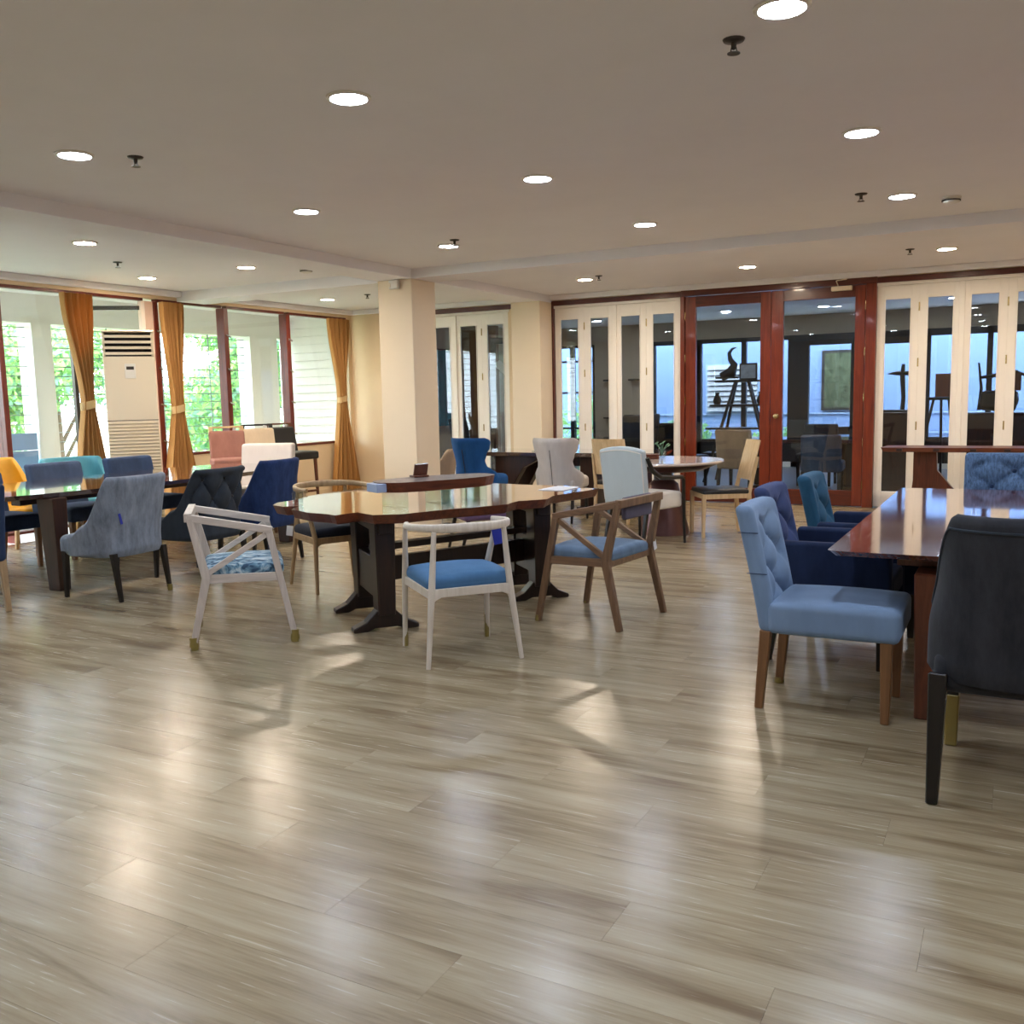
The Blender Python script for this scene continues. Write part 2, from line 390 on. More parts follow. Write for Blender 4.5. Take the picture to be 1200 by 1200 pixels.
sbox('ceiling', M['ceil'], XL-.2, XR+.2, YF-.2, YB, ZC, ZC+.15)
CX0, CX1 = -6.34, -5.89
BZ = 2.745
sbox('trim_1', M['ceil'], CX0, CX1, YF, YB, BZ, ZC)                    # ceiling beam along the room
sbox('trim_2', M['ceil'], CX1, XR, 8.78, 9.25, BZ, ZC)                 # cross beam, right bay
sbox('trim_3', M['ceil'], XL, CX0, 8.78, 9.25, BZ-.02, ZC)             # cross beam, window bay
sbox('column', M['column'], CX0, CX1, 8.78, 9.25, 0, BZ, .006)
struct(bpy.data.objects['column'])
c2 = sbox('column', M['column'], CX0, CX1, 11.9, 12.3, 0, BZ, .006)
# window wall (left)
SILL, HEAD = .82, 2.70
sbox('wall_left', M['wall'], XL-.16, XL, 8.46, YB, 0, SILL)
sbox('wall_left', M['wall'], XL-.16, XL, 12.22, YB, SILL, 2.735)
sbox('wall_left', M['wall'], XL-.16, XL, YF, YB, 2.735, ZC)
sbox('wall_left', M['wall'], XL-.16, XL, YF, 3.4, 0, 2.735)
sbox('trim_4', M['ceil'], XL, XL+.10, YF, YB, 2.775, ZC, .01)          # cornice over the windows
sbox('trim_5', M['ceil'], XL+.10, XR, YB-.07, YB, 2.775, ZC, .01)      # cornice over the folding doors
sbox('baseboard_left', M['wall'], XL, XL+.015, 8.46, YB-.02, 0, .1, .003)
# back wall
sbox('wall_back', M['wall'], XL-.16, -8.40, YB, YB+.14, 0, ZC)
sbox('wall_back', M['wall'], -6.60, -5.90, YB, YB+.14, 0, ZC)
sbox('wall_back', M['wall'], -8.40, XR, YB, YB+.14, 2.765, ZC)
sbox('wall_right', M['wall'], XR, XR+.14, YF, Y2, 0, ZC)
sbox('wall_front', M['wall'], XL, XR, YF-.14, YF, 0, ZC)

# ------------------------------------------------------------------ folding doors
dn = 0
def hinge(x, y, z, par):
    MB().tube([(x, y, z-.05), (x, y, z+.05)], .008, 8).build('hinge', M['brass'], par, True)
def leaf(x0, x1, z1=2.66, glass_x=None, hinges=False):
    global dn; dn += 1
    y0, y1 = YB+.02, YB+.06
    gx0, gx1 = glass_x or (x0+.085, x1-.085)
    m = MB()
    m.box(x0, gx0, y0, y1, .01, z1).box(gx1, x1, y0, y1, .01, z1).box(gx0, gx1, y0, y1, 2.50, z1).box(gx0, gx1, y0, y1, .01, .20)
    for a, b in ((gx0, gx0+.012), (gx1-.012, gx1)): m.box(a, b, y0-.008, y0, .19, 2.51)
    o = struct(m.build('door_%d' % dn, M['white'], bevel=.003))
    MB().box(gx0, gx1, y0+.016, y0+.022, .2, 2.5).build('pane', M['pane'], o)
    if hinges:
        for z in (.25, 1.0, 1.75, 2.4): hinge(x1, y0-.006, z, o)
    return o
def header(x0, x1, n):
    o = sbox('trim_%d' % n, M['reddark'], x0, x1, YB-.03, YB+.10, 2.70, 2.765, .004)
def white_head(x0, x1, n):
    sbox('trim_%d' % n, M['white'], x0, x1, YB-.005, YB+.08, 2.662, 2.70, .003)
# left group beyond the column
header(-8.42, -6.40, 6); white_head(-8.42, -6.58, 7)
for i, (a, b) in enumerate(((-8.40, -7.97), (-7.97, -7.515), (-7.515, -7.055), (-7.055, -6.60))): leaf(a, b, hinges=i % 2 == 0)
# middle group
header(-5.90, -4.00, 8); white_head(-5.88, -4.02, 9)
sbox('trim_10', M['reddark'], -5.90, -5.865, YB-.03, YB+.10, 0, 2.70, .003)
for i, (a, b) in enumerate(((-5.863, -5.41), (-5.41, -4.955), (-4.955, -4.50), (-4.50, -4.02))): leaf(a, b, hinges=i % 2 == 0)
# right group
header(-1.60, XR, 11); white_head(-1.58, XR, 12)
edges = [(-1.578, -1.11), (-1.11, -.652), (-.652, -.18), (-.18, .278), (.278, .74), (.74, 1.198), (1.198, 1.66), (1.66, 2.118), (2.118, 2.58), (2.58, 3.038), (3.038, 3.5), (3.5, 3.98)]
for i, (a, b) in enumerate(edges): leaf(a, b, hinges=i % 2 == 0)
for i, x in enumerate((-7.515, -4.955, -.652, .278, 1.198, 2.118)):
    sbox('trim_%d' % (40+i), M['white'], x-.03, x+.03, YB-.002, YB+.018, .01, 2.66, .004)
# red double door
sbox('trim_13', M['redh'], -4.00, -1.58, YB-.04, YB+.10, 2.70, 2.79, .005)
sbox('trim_14', M['red'], -4.01, -3.955, YB-.04, YB+.10, 0, 2.70, .005)
sbox('trim_15', M['red'], -1.70, -1.58, YB-.04, YB+.10, 0, 2.70, .005)
def red_leaf(x0, x1, gx0, gx1, meet):
    global dn; dn += 1
    y0, y1 = YB-.01, YB+.05
    m = MB().box(x0, gx0, y0, y1, .01, 2.695).box(gx1, x1, y0, y1, .01, 2.695).box(gx0, gx1, y0, y1, 2.56, 2.695, 1).box(gx0, gx1, y0, y1, .01, .20, 1)
    o = struct(m.build('door_%d' % dn, [M['red'], M['redh']], bevel=.004))
    MB().box(gx0, gx1, y0+.025, y0+.032, .2, 2.56).build('pane', M['pane'], o)
    return o
d1 = red_leaf(-3.95, -2.835, -3.81, -2.965, 1)
d2 = red_leaf(-2.83, -1.705, -2.68, -1.825, 0)
for z in (.28, .8, 1.35, 1.9, 2.45):
    hinge(-3.95, YB-.02, z, d1); hinge(-1.703, YB-.02, z, d2)
k = MB().lathe([(.03, 0), (.03, .008), (.012, .012), (.012, .03), (.026, .036), (.033, .05), (.03, .066), (.012, .072)], 20).build('door_knob', M['brass'], d2, True)
k.rotation_euler = (PI/2, 0, 0); k.location = (-2.75, YB-.01, 1.13); k['label'] = 'round brass knob'
cl = MB().box(-2.10, -1.86, YB-.075, YB-.01, 2.635, 2.69)
cl.bar((-2.02, YB-.045, 2.69), (-2.04, YB-.09, 2.755), .02, .012).bar((-2.04, YB-.09, 2.755), (-1.92, YB-.045, 2.77), .018, .012)
tag(cl.build('door_closer', M['ivory'], bevel=.006), 'pale metal door closer with arm above the right red glass door', 'door closer')

# ------------------------------------------------------------------ windows, left
def window(n, y0, y1, z0, z1, post=.05, rods=True):
    m = MB(); x0, x1 = XL-.09, XL-.03
    w = struct(MB().box(XL-.10, XL-.02, y0, y1, z1, z1+.035).box(XL-.11, XL+.01, y0, y1, z0-.03, z0).build('window_%d' % n, M['redpost'], bevel=.003))
    MB().box(XL-.065, XL-.059, y0, y1, z0, z1).build('pane', M['pane'], w)
    return w
posts = [(8.43, 0, .07), (9.60, SILL, .08), (10.83, SILL, .085), (6.37, 0, .06), (4.9, 0, .06), (3.43, 0, .06)]
for i, (y, z0, wd) in enumerate(posts):
    o = struct(MB().box(XL-.13, XL+.01, y-wd/2, y+wd/2, z0, HEAD).build('trim_%d' % (20+i), M['redpost'], bevel=.004))
    if i < 3:
        for z in (1.0, 1.45, 1.9, 2.35):
            MB().bar((XL+.012, y-.01, z), (XL+.035, y+.05, z-.03), .02, .012).build('latch', M['chrome'], o)
sbox('trim_29', plain('pale_jamb', srgb(226, 196, 180), .5), XL-.12, XL+.0, 8.27, 8.395, .12, HEAD, .004)
window(1, 8.465, 9.56, SILL, HEAD); window(2, 9.64, 10.79, SILL, HEAD); window(3, 10.87, 12.22, SILL, HEAD)
window(4, 6.40, 8.27, .12, HEAD); window(5, 4.93, 6.34, .12, HEAD); window(6, 3.46, 4.87, .12, HEAD)
# open casement behind the air conditioner
oc = MB()
oc.bar((XL-.02, 8.36, 2.62), (XL-.75, 7.75, 2.62), .05, .05).bar((XL-.72, 7.78, .1), (XL-.72, 7.78, 2.62), .05, .05).bar((XL-.02, 8.36, .12), (XL-.75, 7.75, .12), .05, .05)
struct(oc.build('trim_30', M['steel']))

# ------------------------------------------------------------------ outside, left: balcony, grille, trees
M['ext'] = plain('outside_plaster', srgb(225, 222, 215), .8)
M['extblue'] = plain('outside_blue_panel', srgb(120, 150, 190), .7)
XO = -11.1
struct(MB().box(XO-.1, XL-.16, -4, 14.6, -.15, -.02).build('balcony_floor', M['ext']))
struct(MB().box(XO-.25, XL-.16, -4, 14.6, 2.86, 3.0).build('balcony_ceiling', M['ext']))
struct(MB().box(XO-.25, XO+.05, -4, 14.6, 2.50, 2.86).build('balcony_beam', M['ext']))
struct(MB().box(XO-.2, XO+.02, -4, 14.6, -.1, .70).build('balcony_parapet', M['ext']))
for y0, y1 in ((11.72, 12.35), (7.86, 8.14), (3.9, 4.3)):
    struct(MB().box(XO-.2, XO+.08, y0, y1, -.1, 2.5).build('balcony_column', M['ext']))
ew = struct(MB().box(XO-.2, XL-.16, 12.72, 12.86, -.1, 2.86).build('balcony_end_wall', M['ext']))
for i in range(20):
    z = .1+i*.135
    MB().hexa([(XO-.1, 12.69, z), (XL-.18, 12.69, z), (XL-.18, 12.72, z), (XO-.1, 12.72, z)],
              [(XO-.1, 12.71, z+.125), (XL-.18, 12.71, z+.125), (XL-.18, 12.72, z+.125), (XO-.1, 12.72, z+.125)]).build('siding_board', M['ext'], ew)
gr = thing('window_grille', 'thin metal security grille of horizontal bars outside the left windows', 'grille', (XO-.06, 0, 0))
M['grille'] = plain('grille_paint', srgb(120, 130, 128), .5)
me = None
for i in range(15):
    z = .74+i*.122
    if me is None:
        o = MB().bar((0, -3, 0), (0, 12.6, 0), .012, .012, side=(1, 0, 0)).build('bar', M['grille'], gr); me = o.data
    else:
        o = bpy.data.objects.new('bar', me); COL.objects.link(o); o.parent = gr
    o.location = (0, 0, z)
for i in range(17):
    MB().bar((0, -3+i*.93, .70), (0, -3+i*.93, 2.5), .014, .014).build('upright', M['grille'], gr)
bp = MB()
for i in range(5): bp.box(XO+.03, XO+.06, 6.2, 7.84, .02+i*.222, .235+i*.222)
tag(bp.build('panel_screen', M['extblue'], bevel=.004), 'blue grey slatted panel against the balcony parapet left of the curtain', 'panel')

def leaf_cloud(name, blobs, n, mats, size=.12, parent=None, seed=1):
    rnd = random.Random(seed); m = MB(); tot = sum(r**2 for _, r in blobs)
    for c, r in blobs:
        for _ in range(int(n*r*r/tot)):
            d = Vector((rnd.gauss(0, 1), rnd.gauss(0, 1), rnd.gauss(0, 1))).normalized()*r*(rnd.random()**.35)
            p = Vector(c)+d; a = Vector((rnd.gauss(0, 1), rnd.gauss(0, 1), rnd.gauss(0, 1))).normalized()
            b = a.cross(Vector((rnd.gauss(0, 1), rnd.gauss(0, 1), rnd.gauss(0, 1)))).normalized(); s = size*(.6+.8*rnd.random())
            m.add([p-a*s, p+b*s*.45, p+a*s, p-b*s*.45], [(0, 1, 2, 3)], rnd.randrange(len(mats)))
    return m.build(name, mats, parent)
def leafmat(name, c):
    m, N, L, P = newmat(name); P.inputs['Base Color'].default_value = c; P.inputs['Roughness'].default_value = .6
    tr = N.new('ShaderNodeBsdfTranslucent'); tr.inputs[0].default_value = c; mx = N.new('ShaderNodeMixShader'); mx.inputs[0].default_value = .5
    L.new(P.outputs[0], mx.inputs[1]); L.new(tr.outputs[0], mx.inputs[2]); L.new(mx.outputs[0], N['Material Output'].inputs[0]); return m
M['leaf1'] = leafmat('leaf_light', srgb(176, 206, 128)); M['leaf2'] = leafmat('leaf_mid', srgb(130, 176, 104)); M['leaf3'] = leafmat('leaf_blue', srgb(126, 168, 142))
M['bark'] = plain('bark', srgb(90, 74, 60), .9, var=.2)
def tree(loc, h, r, label, seed, n=11000, size=.085, mats=('leaf1', 'leaf2', 'leaf3')):
    t = thing('garden_tree', label, 'tree', loc)
    rnd = random.Random(seed); blobs = []
    for i in range(9):
        blobs.append(((rnd.uniform(-r, r)*.8, rnd.uniform(-r, r)*.8, h*(.35+.6*rnd.random())), r*(.42+.25*rnd.random())))
    f = leaf_cloud('foliage', blobs, n, [M[k] for k in mats], size, t, seed); f['kind'] = 'stuff'
    tr = MB().tube([(0, 0, 0), (.1, 0, h*.3), (0, .1, h*.7)], [.14, .11, .05], 8)
    for k in range(4):
        a = k*1.7; tr.tube([(0, 0, h*(.3+.08*k)), (math.cos(a)*r*.6, math.sin(a)*r*.6, h*(.5+.1*k))], [.05, .02], 6)
    tr.build('trunk', M['bark'], t, True)
GZ = -1.6
tree((-17.9, 8.6, GZ), 5.2, 1.6, 'bright leafy tree seen through the leftmost window pane', 3)
tree((-17.6, 12.9, GZ), 5.4, 1.5, 'tall green tree outside behind the air conditioner and the middle curtain', 4)
tree((-14.8, 15.9, GZ), 5.2, 1.2, 'light green tree outside the window to the right of the middle curtain', 5)
tree((-18.5, 18.4, GZ), 4.0, 1.4, 'pale tree far outside between the two red window posts', 6)
tree((-15.2, 5.4, GZ), 5.0, 1.4, 'leafy tree outside beyond the left end of the windows', 8)
M['lawn'] = plain('lawn', srgb(120, 140, 90), .9, var=.2, scale=3)
struct(MB().box(-60, XO-.25, -40, 60, GZ-.2, GZ).build('garden_ground', M['lawn']))
struct(MB().box(-23.2, -22.9, -12, 34, GZ, 1.42).build('garden_wall', M['ext']))

# ------------------------------------------------------------------ second room beyond the doors
M['floor2'] = plain('grey_floor', srgb(118, 114, 112), .3, var=.06, scale=3)
M['wall2'] = plain('greige_paint', srgb(176, 160, 138), .8, var=.03)
M['frame2'] = plain('black_frame', srgb(24, 22, 24), .4)
M['facade'] = plain('blue_render_shaded', srgb(94, 116, 158), .8, var=.03, scale=1.5)  # alley shade put into the wall colour as a darker blue
struct(MB().box(X2L, X2R, YB, Y2, -.1, -.004).build('floor', M['floor2']))
struct(MB().box(X2L-.2, X2R+.2, YB, Y2+.2, ZC, ZC+.15).build('ceiling', M['ceil']))
struct(MB().box(X2L, X2R, YB+.14, YB+.4, 2.70, ZC).build('trim_31', M['ceil']))
struct(MB().box(X2L-.15, X2L, YB, Y2, 0, ZC).build('wall_left', M['wall2']))
wb = MB().box(X2L, X2R, Y2, Y2+.15, 2.48, ZC).box(-7.90, -6.66, Y2, Y2+.15, 0, 2.48).box(X2L, -8.75, Y2, Y2+.15, 0, 2.48)
struct(wb.build('wall_back', M['wall2']))
struct(MB().box(X2L, X2R, Y2-.02, Y2+.05, 0, .10).build('baseboard_back', M['white']))
wn = 10
def far_window(x0, x1, z0, z1, mull=(), bars=(), t=.08):
    global wn; wn += 1
    m = MB().box(x0, x0+t, Y2, Y2+.1, z0, z1).box(x1-t, x1, Y2, Y2+.1, z0, z1).box(x0, x1, Y2, Y2+.1, z1-t, z1).box(x0, x1, Y2, Y2+.1, z0, z0+t)
    for x in mull: m.box(x-.045, x+.045, Y2, Y2+.1, z0, z1)
    for z in bars: m.box(x0, x1, Y2+.01, Y2+.09, z-.02, z+.02)
    w = struct(m.build('window_%d' % wn, M['frame2']))
    MB().box(x0+t, x1-t, Y2+.05, Y2+.056, z0+t, z1-t).build('pane', M['pane'], w)
far_window(-8.75, -7.90, .1, 2.48, (-8.42, -8.15), (.75, 1.5, 2.15), .05)
far_window(-6.66, -5.62, .1, 2.48, (), ())
far_window(-5.72, -3.86, .45, 2.48, (-4.78,), ())
far_window(-1.58, 1.4, .45, 2.48, (-.52, .45), (), .12)
far_window(1.4, 3.9, .45, 2.48, (2.6,), ())
wall_low = MB().box(-5.72, -3.86, Y2, Y2+.12, 0, .45).box(-1.58, X2R, Y2, Y2+.12, 0, .45)
struct(wall_low.build('wall_back', M['frame2']))
dn += 1
dd = MB().box(-3.86, -3.55, Y2-.02, Y2+.1, 0, 2.48).box(-2.80, -2.45, Y2-.02, Y2+.1, 0, 2.48).box(-2.45, -1.58, Y2, Y2+.1, 2.25, 2.48).box(-3.55, -2.80, Y2-.02, Y2+.1, 2.28, 2.48)
dd.box(-3.55, -2.80, Y2-.02, Y2+.1, .62, .76).box(-3.55, -2.80, Y2-.02, Y2+.1, 0, .24).box(-1.72, -1.58, Y2, Y2+.1, 0, 2.3).box(-2.45, -1.72, Y2, Y2+.1, 0, .5)
dobj = struct(dd.build('door_%d' % dn, M['frame2']))
MB().box(-3.55, -2.80, Y2+.03, Y2+.036, .24, 2.28).build('pane', M['pane'], dobj)
MB().box(-2.45, -1.72, Y2+.03, Y2+.036, .5, 2.25).build('pane', M['pane'], dobj)
# neighbouring facade
YN = 20.8
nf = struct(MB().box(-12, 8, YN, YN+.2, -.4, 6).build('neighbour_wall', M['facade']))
struct(MB().box(-30, 8, Y2+.15, 40, -.5, -.4).build('outside_ground', M['ext']))
M['facadeline'] = plain('facade_ledge', srgb(120, 140, 170), .7)
for z in (.55, .95): MB().box(-9, 6, YN-.04, YN, z, z+.025).build('ledge', M['facadeline'], nf)
wf = struct(MB().box(-3.72, -2.98, YN-.06, YN, 1.02, 2.26).build('window_20', M['frame2']))
M['curtpane'] = plain('curtained_pane', srgb(62, 68, 54), .15, var=.5, scale=9)  # mottled dark green-grey of the curtained window
MB().box(-3.66, -3.04, YN-.065, YN-.06, 1.08, 2.20).build('pane', M['curtpane'], wf)
lou = struct(MB().box(-6.2, -5.0, YN-.05, YN, 1.0, 2.05).build('window_21', M['facadeline']))
M['slat'] = plain('grey_slat', srgb(104, 108, 118), .5)
sm = None
for i in range(9):
    z = 1.03+i*.113
    if sm is None:
        o = MB().hexa([(-6.15, YN-.11, 0), (-5.05, YN-.11, 0), (-5.05, YN-.09, 0), (-6.15, YN-.09, 0)], [(-6.15, YN-.07, .095), (-5.05, YN-.07, .095), (-5.05, YN-.05, .095), (-6.15, YN-.05, .095)]).build('slat', M['slat'], lou); sm = o.data
    else:
        o = bpy.data.objects.new('slat', sm); COL.objects.link(o); o.parent = lou
    o.location = (0, 0, z)
def bush(x, y, h, label, seed):
    t = thing('shrub', label, 'plant', (x, y, -.4))
    f = leaf_cloud('foliage', [((0, 0, h*.5), h*.45), ((.2, 0, h*.75), h*.3), ((-.2, .1, h*.6), h*.35)], 700, [M['leaf2'], M['leaf3']], .09, t, seed); f['kind'] = 'stuff'
    MB().tube([(0, 0, 0), (0, 0, h*.7)], [.03, .01], 6).build('stem', M['bark'], t, True)
bush(-6.35, 19.6, 1.35, 'leafy shrub outside the tall window left of the red doors', 11)
bush(-4.5, 19.7, 1.1, 'shrub outside below the ladder shelf window', 12)
bush(-3.1, 19.7, .8, 'low green plant outside behind the black glass door', 13)
bush(-8.4, 19.7, 2.0, 'tall bush outside the gridded window of the far room', 14)

# ------------------------------------------------------------------ ceiling fittings
def downlight(x, y, warm, label, group=None, r=.083):
    t = thing('downlight', label, 'ceiling light', (x, y, ZC), 0, group)
    MB().lathe([(r, 0), (r+.022, 0), (r+.022, -.006), (r+.004, -.012), (r, -.004)], 32).build('trim_ring', M['white_pl'], t, True)
    MB().lathe([(.001, -.003), (r, -.003), (r, -.007), (.001, -.007)], 32).build('diffuser', M['lamp_warm' if warm else 'lamp_cool'], t, True)
xs = (-4.72, -2.81, -.83); ys = (3.72, 5.68, 7.67)
cn = ('left', 'middle', 'right'); rn = ('nearest', 'second', 'third')
for i, x in enumerate(xs):
    for j, y in enumerate(ys):
        downlight(x, y, False, 'round cool white recessed downlight, %s row from the camera, %s of its row of three' % (rn[j], cn[i]), 'recessed downlights in the main ceiling bay')
for x, y, lab in ((-4.74, 10.83, 'left'), (-2.78, 10.90, 'middle'), (-.73, 10.80, 'right')):
    downlight(x, y, True, 'warm recessed downlight nearest the folding doors, %s of three' % lab, 'warm downlights along the doors')
for x, y, lab in ((-7.16, 5.68, 'warm recessed downlight over the long dark table, nearest the camera'), (-7.16, 7.62, 'warm recessed downlight in the window bay beside the smoke detector'),
                  (-8.60, 7.60, 'recessed downlight closest to the curtained windows'), (-8.55, 10.65, 'recessed downlight in the far left corner bay by the last curtain')):
    downlight(x, y, True, lab, 'warm downlights in the window bay')
for x, y in ((-4.72, 1.72), (-2.81, 1.72), (-.83, 1.72), (1.1, 1.72), (1.1, 3.72), (1.1, 5.68), (1.1, 7.67), (3.0, 1.72), (3.0, 3.72), (3.0, 5.68), (3.0, 7.67),
             (-7.16, 3.72), (-7.16, 1.72), (-8.6, 5.68), (-4.72, -.3), (-2.81, -.3), (-.83, -.3), (1.1, -.3)):
    downlight(x, y, False, 'cool white recessed downlight outside the camera view', 'downlights outside the view')
for x, y in ((1.3, 10.8), (3.2, 10.8)): downlight(x, y, True, 'warm recessed downlight by the doors outside the view', 'warm downlights outside the view')
for x, y, lab in ((-4.6, 16.6, 'left of the red doors glass, nearer'), (-3.0, 16.8, 'seen through the right red door, nearer'), (-7.2, 17.0, 'seen through the middle folding doors, nearer'),
                  (-1.0, 16.7, 'seen through the right folding doors'), (-4.6, 14.2, 'just behind the red doors'), (-7.2, 14.2, 'just behind the middle folding doors'), (-1.6, 14.2, 'just behind the right folding doors')):
    downlight(x, y, False, 'recessed downlight of the far room, '+lab, 'downlights of the far room')
def sprinkler(x, y, lab):
    t = thing('sprinkler', lab, 'sprinkler', (x, y, ZC))
    MB().lathe([(.001, 0), (.045, 0), (.04, -.008), (.012, -.012), (.01, -.035), (.004, -.04)], 16).build('escutcheon', M['steel'], t, True)
    m = MB().lathe([(.001, -.052), (.026, -.052), (.026, -.055), (.001, -.055)], 14)
    for s in (-1, 1): m.bar((s*.009, 0, -.03), (s*.014, 0, -.053), .004, .004)
    m.build('deflector', M['steel'], t)
for x, y, lab in ((-1.07, 3.95, 'dark ceiling sprinkler beside the nearest downlight at top right'), (-4.49, 3.94, 'dark ceiling sprinkler right of the leftmost downlight in the nearest row'),
                  (-1.08, 7.43, 'dark ceiling sprinkler left of the downlight near the white smoke detector'), (-4.51, 7.43, 'dark ceiling sprinkler touching the downlight before the column'),
                  (-7.89, 6.62, 'small ceiling sprinkler above the long table by the windows'), (-1.06, 10.62, 'small ceiling sprinkler left of the right warm downlight by the doors'),
                  (-4.47, 10.62, 'small ceiling sprinkler right of the left warm downlight by the doors'), (-7.77, 10.52, 'small ceiling sprinkler left of the cream column top')): sprinkler(x, y, lab)
for x, y, lab in ((-.52, 7.95, 'white louvred smoke detector on the ceiling at the right'), (-6.77, 8.1, 'white smoke detector near the ceiling beam by the windows')):
    t = thing('smoke_detector', lab, 'smoke detector', (x, y, ZC))
    MB().lathe([(.001, 0), (.07, 0), (.07, -.012), (.062, -.016), (.058, -.04), (.03, -.048), (.001, -.048)], 24).build('housing', M['white_pl'], t, True)
    MB().lathe([(.0585, -.02), (.066, -.02), (.066, -.03), (.0585, -.03)], 24).build('vent_band', M['dark'], t, True)
t = thing('wall_speaker', 'small white emergency box high on the near column', 'wall box', (-6.10, 8.78, 2.69))
MB().box(-.06, .06, -.05, 0, -.045, .05).build('housing', M['white_pl'], t, bevel=.008)
MB().box(-.055, -.03, -.056, -.049, -.03, .02).build('lamp', M['ivory'], t, bevel=.003)
t = thing('wall_outlet', 'white power outlet low on the far column', 'outlet', (-6.17, 11.9, .51))
MB().box(-.08, .08, -.01, 0, -.05, .05).build('face_plate', M['white_pl'], t, bevel=.004)
for s in (-.04, .04): MB().box(s-.02, s+.02, -.014, -.009, -.025, .025).build('socket', M['dark'], t)

# ------------------------------------------------------------------ curtains
def curtain(keys, label, tie_z, folds=9, seed=0):
    # keys: (z, y_center, width, depth)
    X = XL+.11
    t = thing('curtain', label, 'curtain', (X, keys[0][1], 0))
    def prof(z):
        for a, b in zip(keys, keys[1:]):
            if b[0] <= z <= a[0]:
                k = sstep((a[0]-z)/(a[0]-b[0])) if b[0] > .3 else (a[0]-z)/(a[0]-b[0])
                return [a[i]+(b[i]-a[i])*k for i in range(1, 4)]
        return keys[-1][1:]
    y00 = keys[0][1]
    def fn(u, v):
        z = keys[0][0]+(keys[-1][0]-keys[0][0])*v
        yc, w, d = prof(z)
        ph = u*folds*2*PI
        a = 1.25*d*(math.sin(ph)+.35*math.sin(ph*.53+seed))
        return (a+.01, yc-y00+(u-.5)*w+.15*w/folds*math.cos(ph), z)
    MB().grid(fn, folds*10+1, 60).build('drape', M['curtain'], t, 'all')
    yc, w, d = prof(tie_z)
    rx = d*1.25+.015; ry = w/2+.02
    def tf(u, v):
        a = u*2*PI; return (.01+rx*math.cos(a), yc-y00+ry*math.sin(a), tie_z-.045+.09*v+.02*math.sin(a))
    MB().grid(tf, 32, 4, cu=True).build('tieback', M['tie'], t, 'all')
curtain([(2.69, 7.23, .42, .04), (1.50, 7.28, .15, .035), (1.42, 7.28, .15, .035), (.05, 7.27, .66, .06)], 'ochre curtain tied at the waist, left of the air conditioner', 1.46, seed=1)
curtain([(2.69, 8.58, .36, .035), (1.42, 8.59, .16, .035), (1.36, 8.59, .16, .035), (.05, 8.58, .66, .06)], 'ochre curtain tied at the waist, right of the air conditioner', 1.39, seed=2)
curtain([(2.69, 11.84, .50, .035), (1.50, 11.87, .16, .035), (1.44, 11.87, .16, .035), (.05, 11.9, .66, .05)], 'ochre curtain tied at the waist in the far corner by the cream wall', 1.47, seed=3)

# ------------------------------------------------------------------ air conditioner
ac = t = thing('air_conditioner', 'tall ivory floor standing air conditioner between two curtains', 'air conditioner', (-8.84, 7.48, 0), -40)
b = MB().box(-.17, .17, -.31, .31, .02, 1.98).box(-.17, .17, -.31, .31, 2.245, 2.265).box(-.17, .15, -.31, -.28, 1.98, 2.245).box(-.17, .15, .28, .31, 1.98, 2.245).box(-.17, -.1, -.28, .28, 1.98, 2.245)
ac.scale = (1, .86, 1)
b.build('body', M['ivory'], t, bevel=.006)
MB().box(-.1, -.09, -.28, .28, 1.98, 2.245).build('outlet_recess', M['dark'], t)
for i in range(4):
    z = 2.01+i*.062
    MB().hexa([(.10, -.28, z), (.165, -.28, z-.012), (.165, .28, z-.012), (.10, .28, z)], [(.10, -.28, z+.012), (.165, -.28, z+.018), (.165, .28, z+.018), (.10, .28, z+.012)]).build('louver', M['ivory'], t)
MB().box(.169, .176, -.06, .07, 1.74, 1.90).build('control_panel', M['white_pl'], t, bevel=.003)
MB().box(.176, .178, -.04, .05, 1.835, 1.87).build('display', M['dark'], t)
MB().box(.169, .173, -.308, .308, 1.275, 1.281).build('seam', M['dark'], t)
M['grl'] = plain('grille_ivory', srgb(206, 190, 160), .5)
for i in range(30):
    z = .16+i*.037
    MB().hexa([(.168, -.30, z), (.178, -.30, z+.004), (.178, .30, z+.004), (.168, .30, z)], [(.168, -.30, z+.02), (.180, -.30, z+.014), (.180, .30, z+.014), (.168, .30, z+.02)]).build('grille_slat', M['grl'], t)

# ------------------------------------------------------------------ chair parts (local frame: +x is the sitter's front)
def price_tag(par, p, rz=0, m='tag', w=.04, h=.08):
    o = MB().box(-w/2, w/2, -.002, .002, -h, 0).build('price_tag', M[m], par)
    o.location = p; o.rotation_euler = (.1, .15, math.radians(rz)); return o
def wrap(par, x, y, s=.03, h=.05):
    o = MB().lathe([(s*.62, 0), (s*.72, h*.35), (s*.6, h*.7), (s*.66, h)], 9).build('yellow_foot_wrap', M['yellow_tape'], par, True); o.location = (x, y, 0.001); return o
def legs4(par, m, fx, rx, w, z1, top=.042, bot=.028, rake=.06, fsplay=.0, wf=None, name='leg', front_only=False):
    for s in (-1, 1):
        MB().bar((fx+fsplay, s*(wf or w), 0), (fx, s*(wf or w), z1), bot, bot, top, top).build(name, m, par, bevel=.004)
        if not front_only:
            MB().bar((rx-rake, s*w, 0), (rx, s*w, z1), bot, bot, top, top).build(name, m, par, bevel=.004)
def puff(h, a): return lambda p, n: a*max(0, n.z)*(1-min(1, (p.x/h)**2))*(1-min(1, (p.y/h)**2)) if n.z > 0 else 0

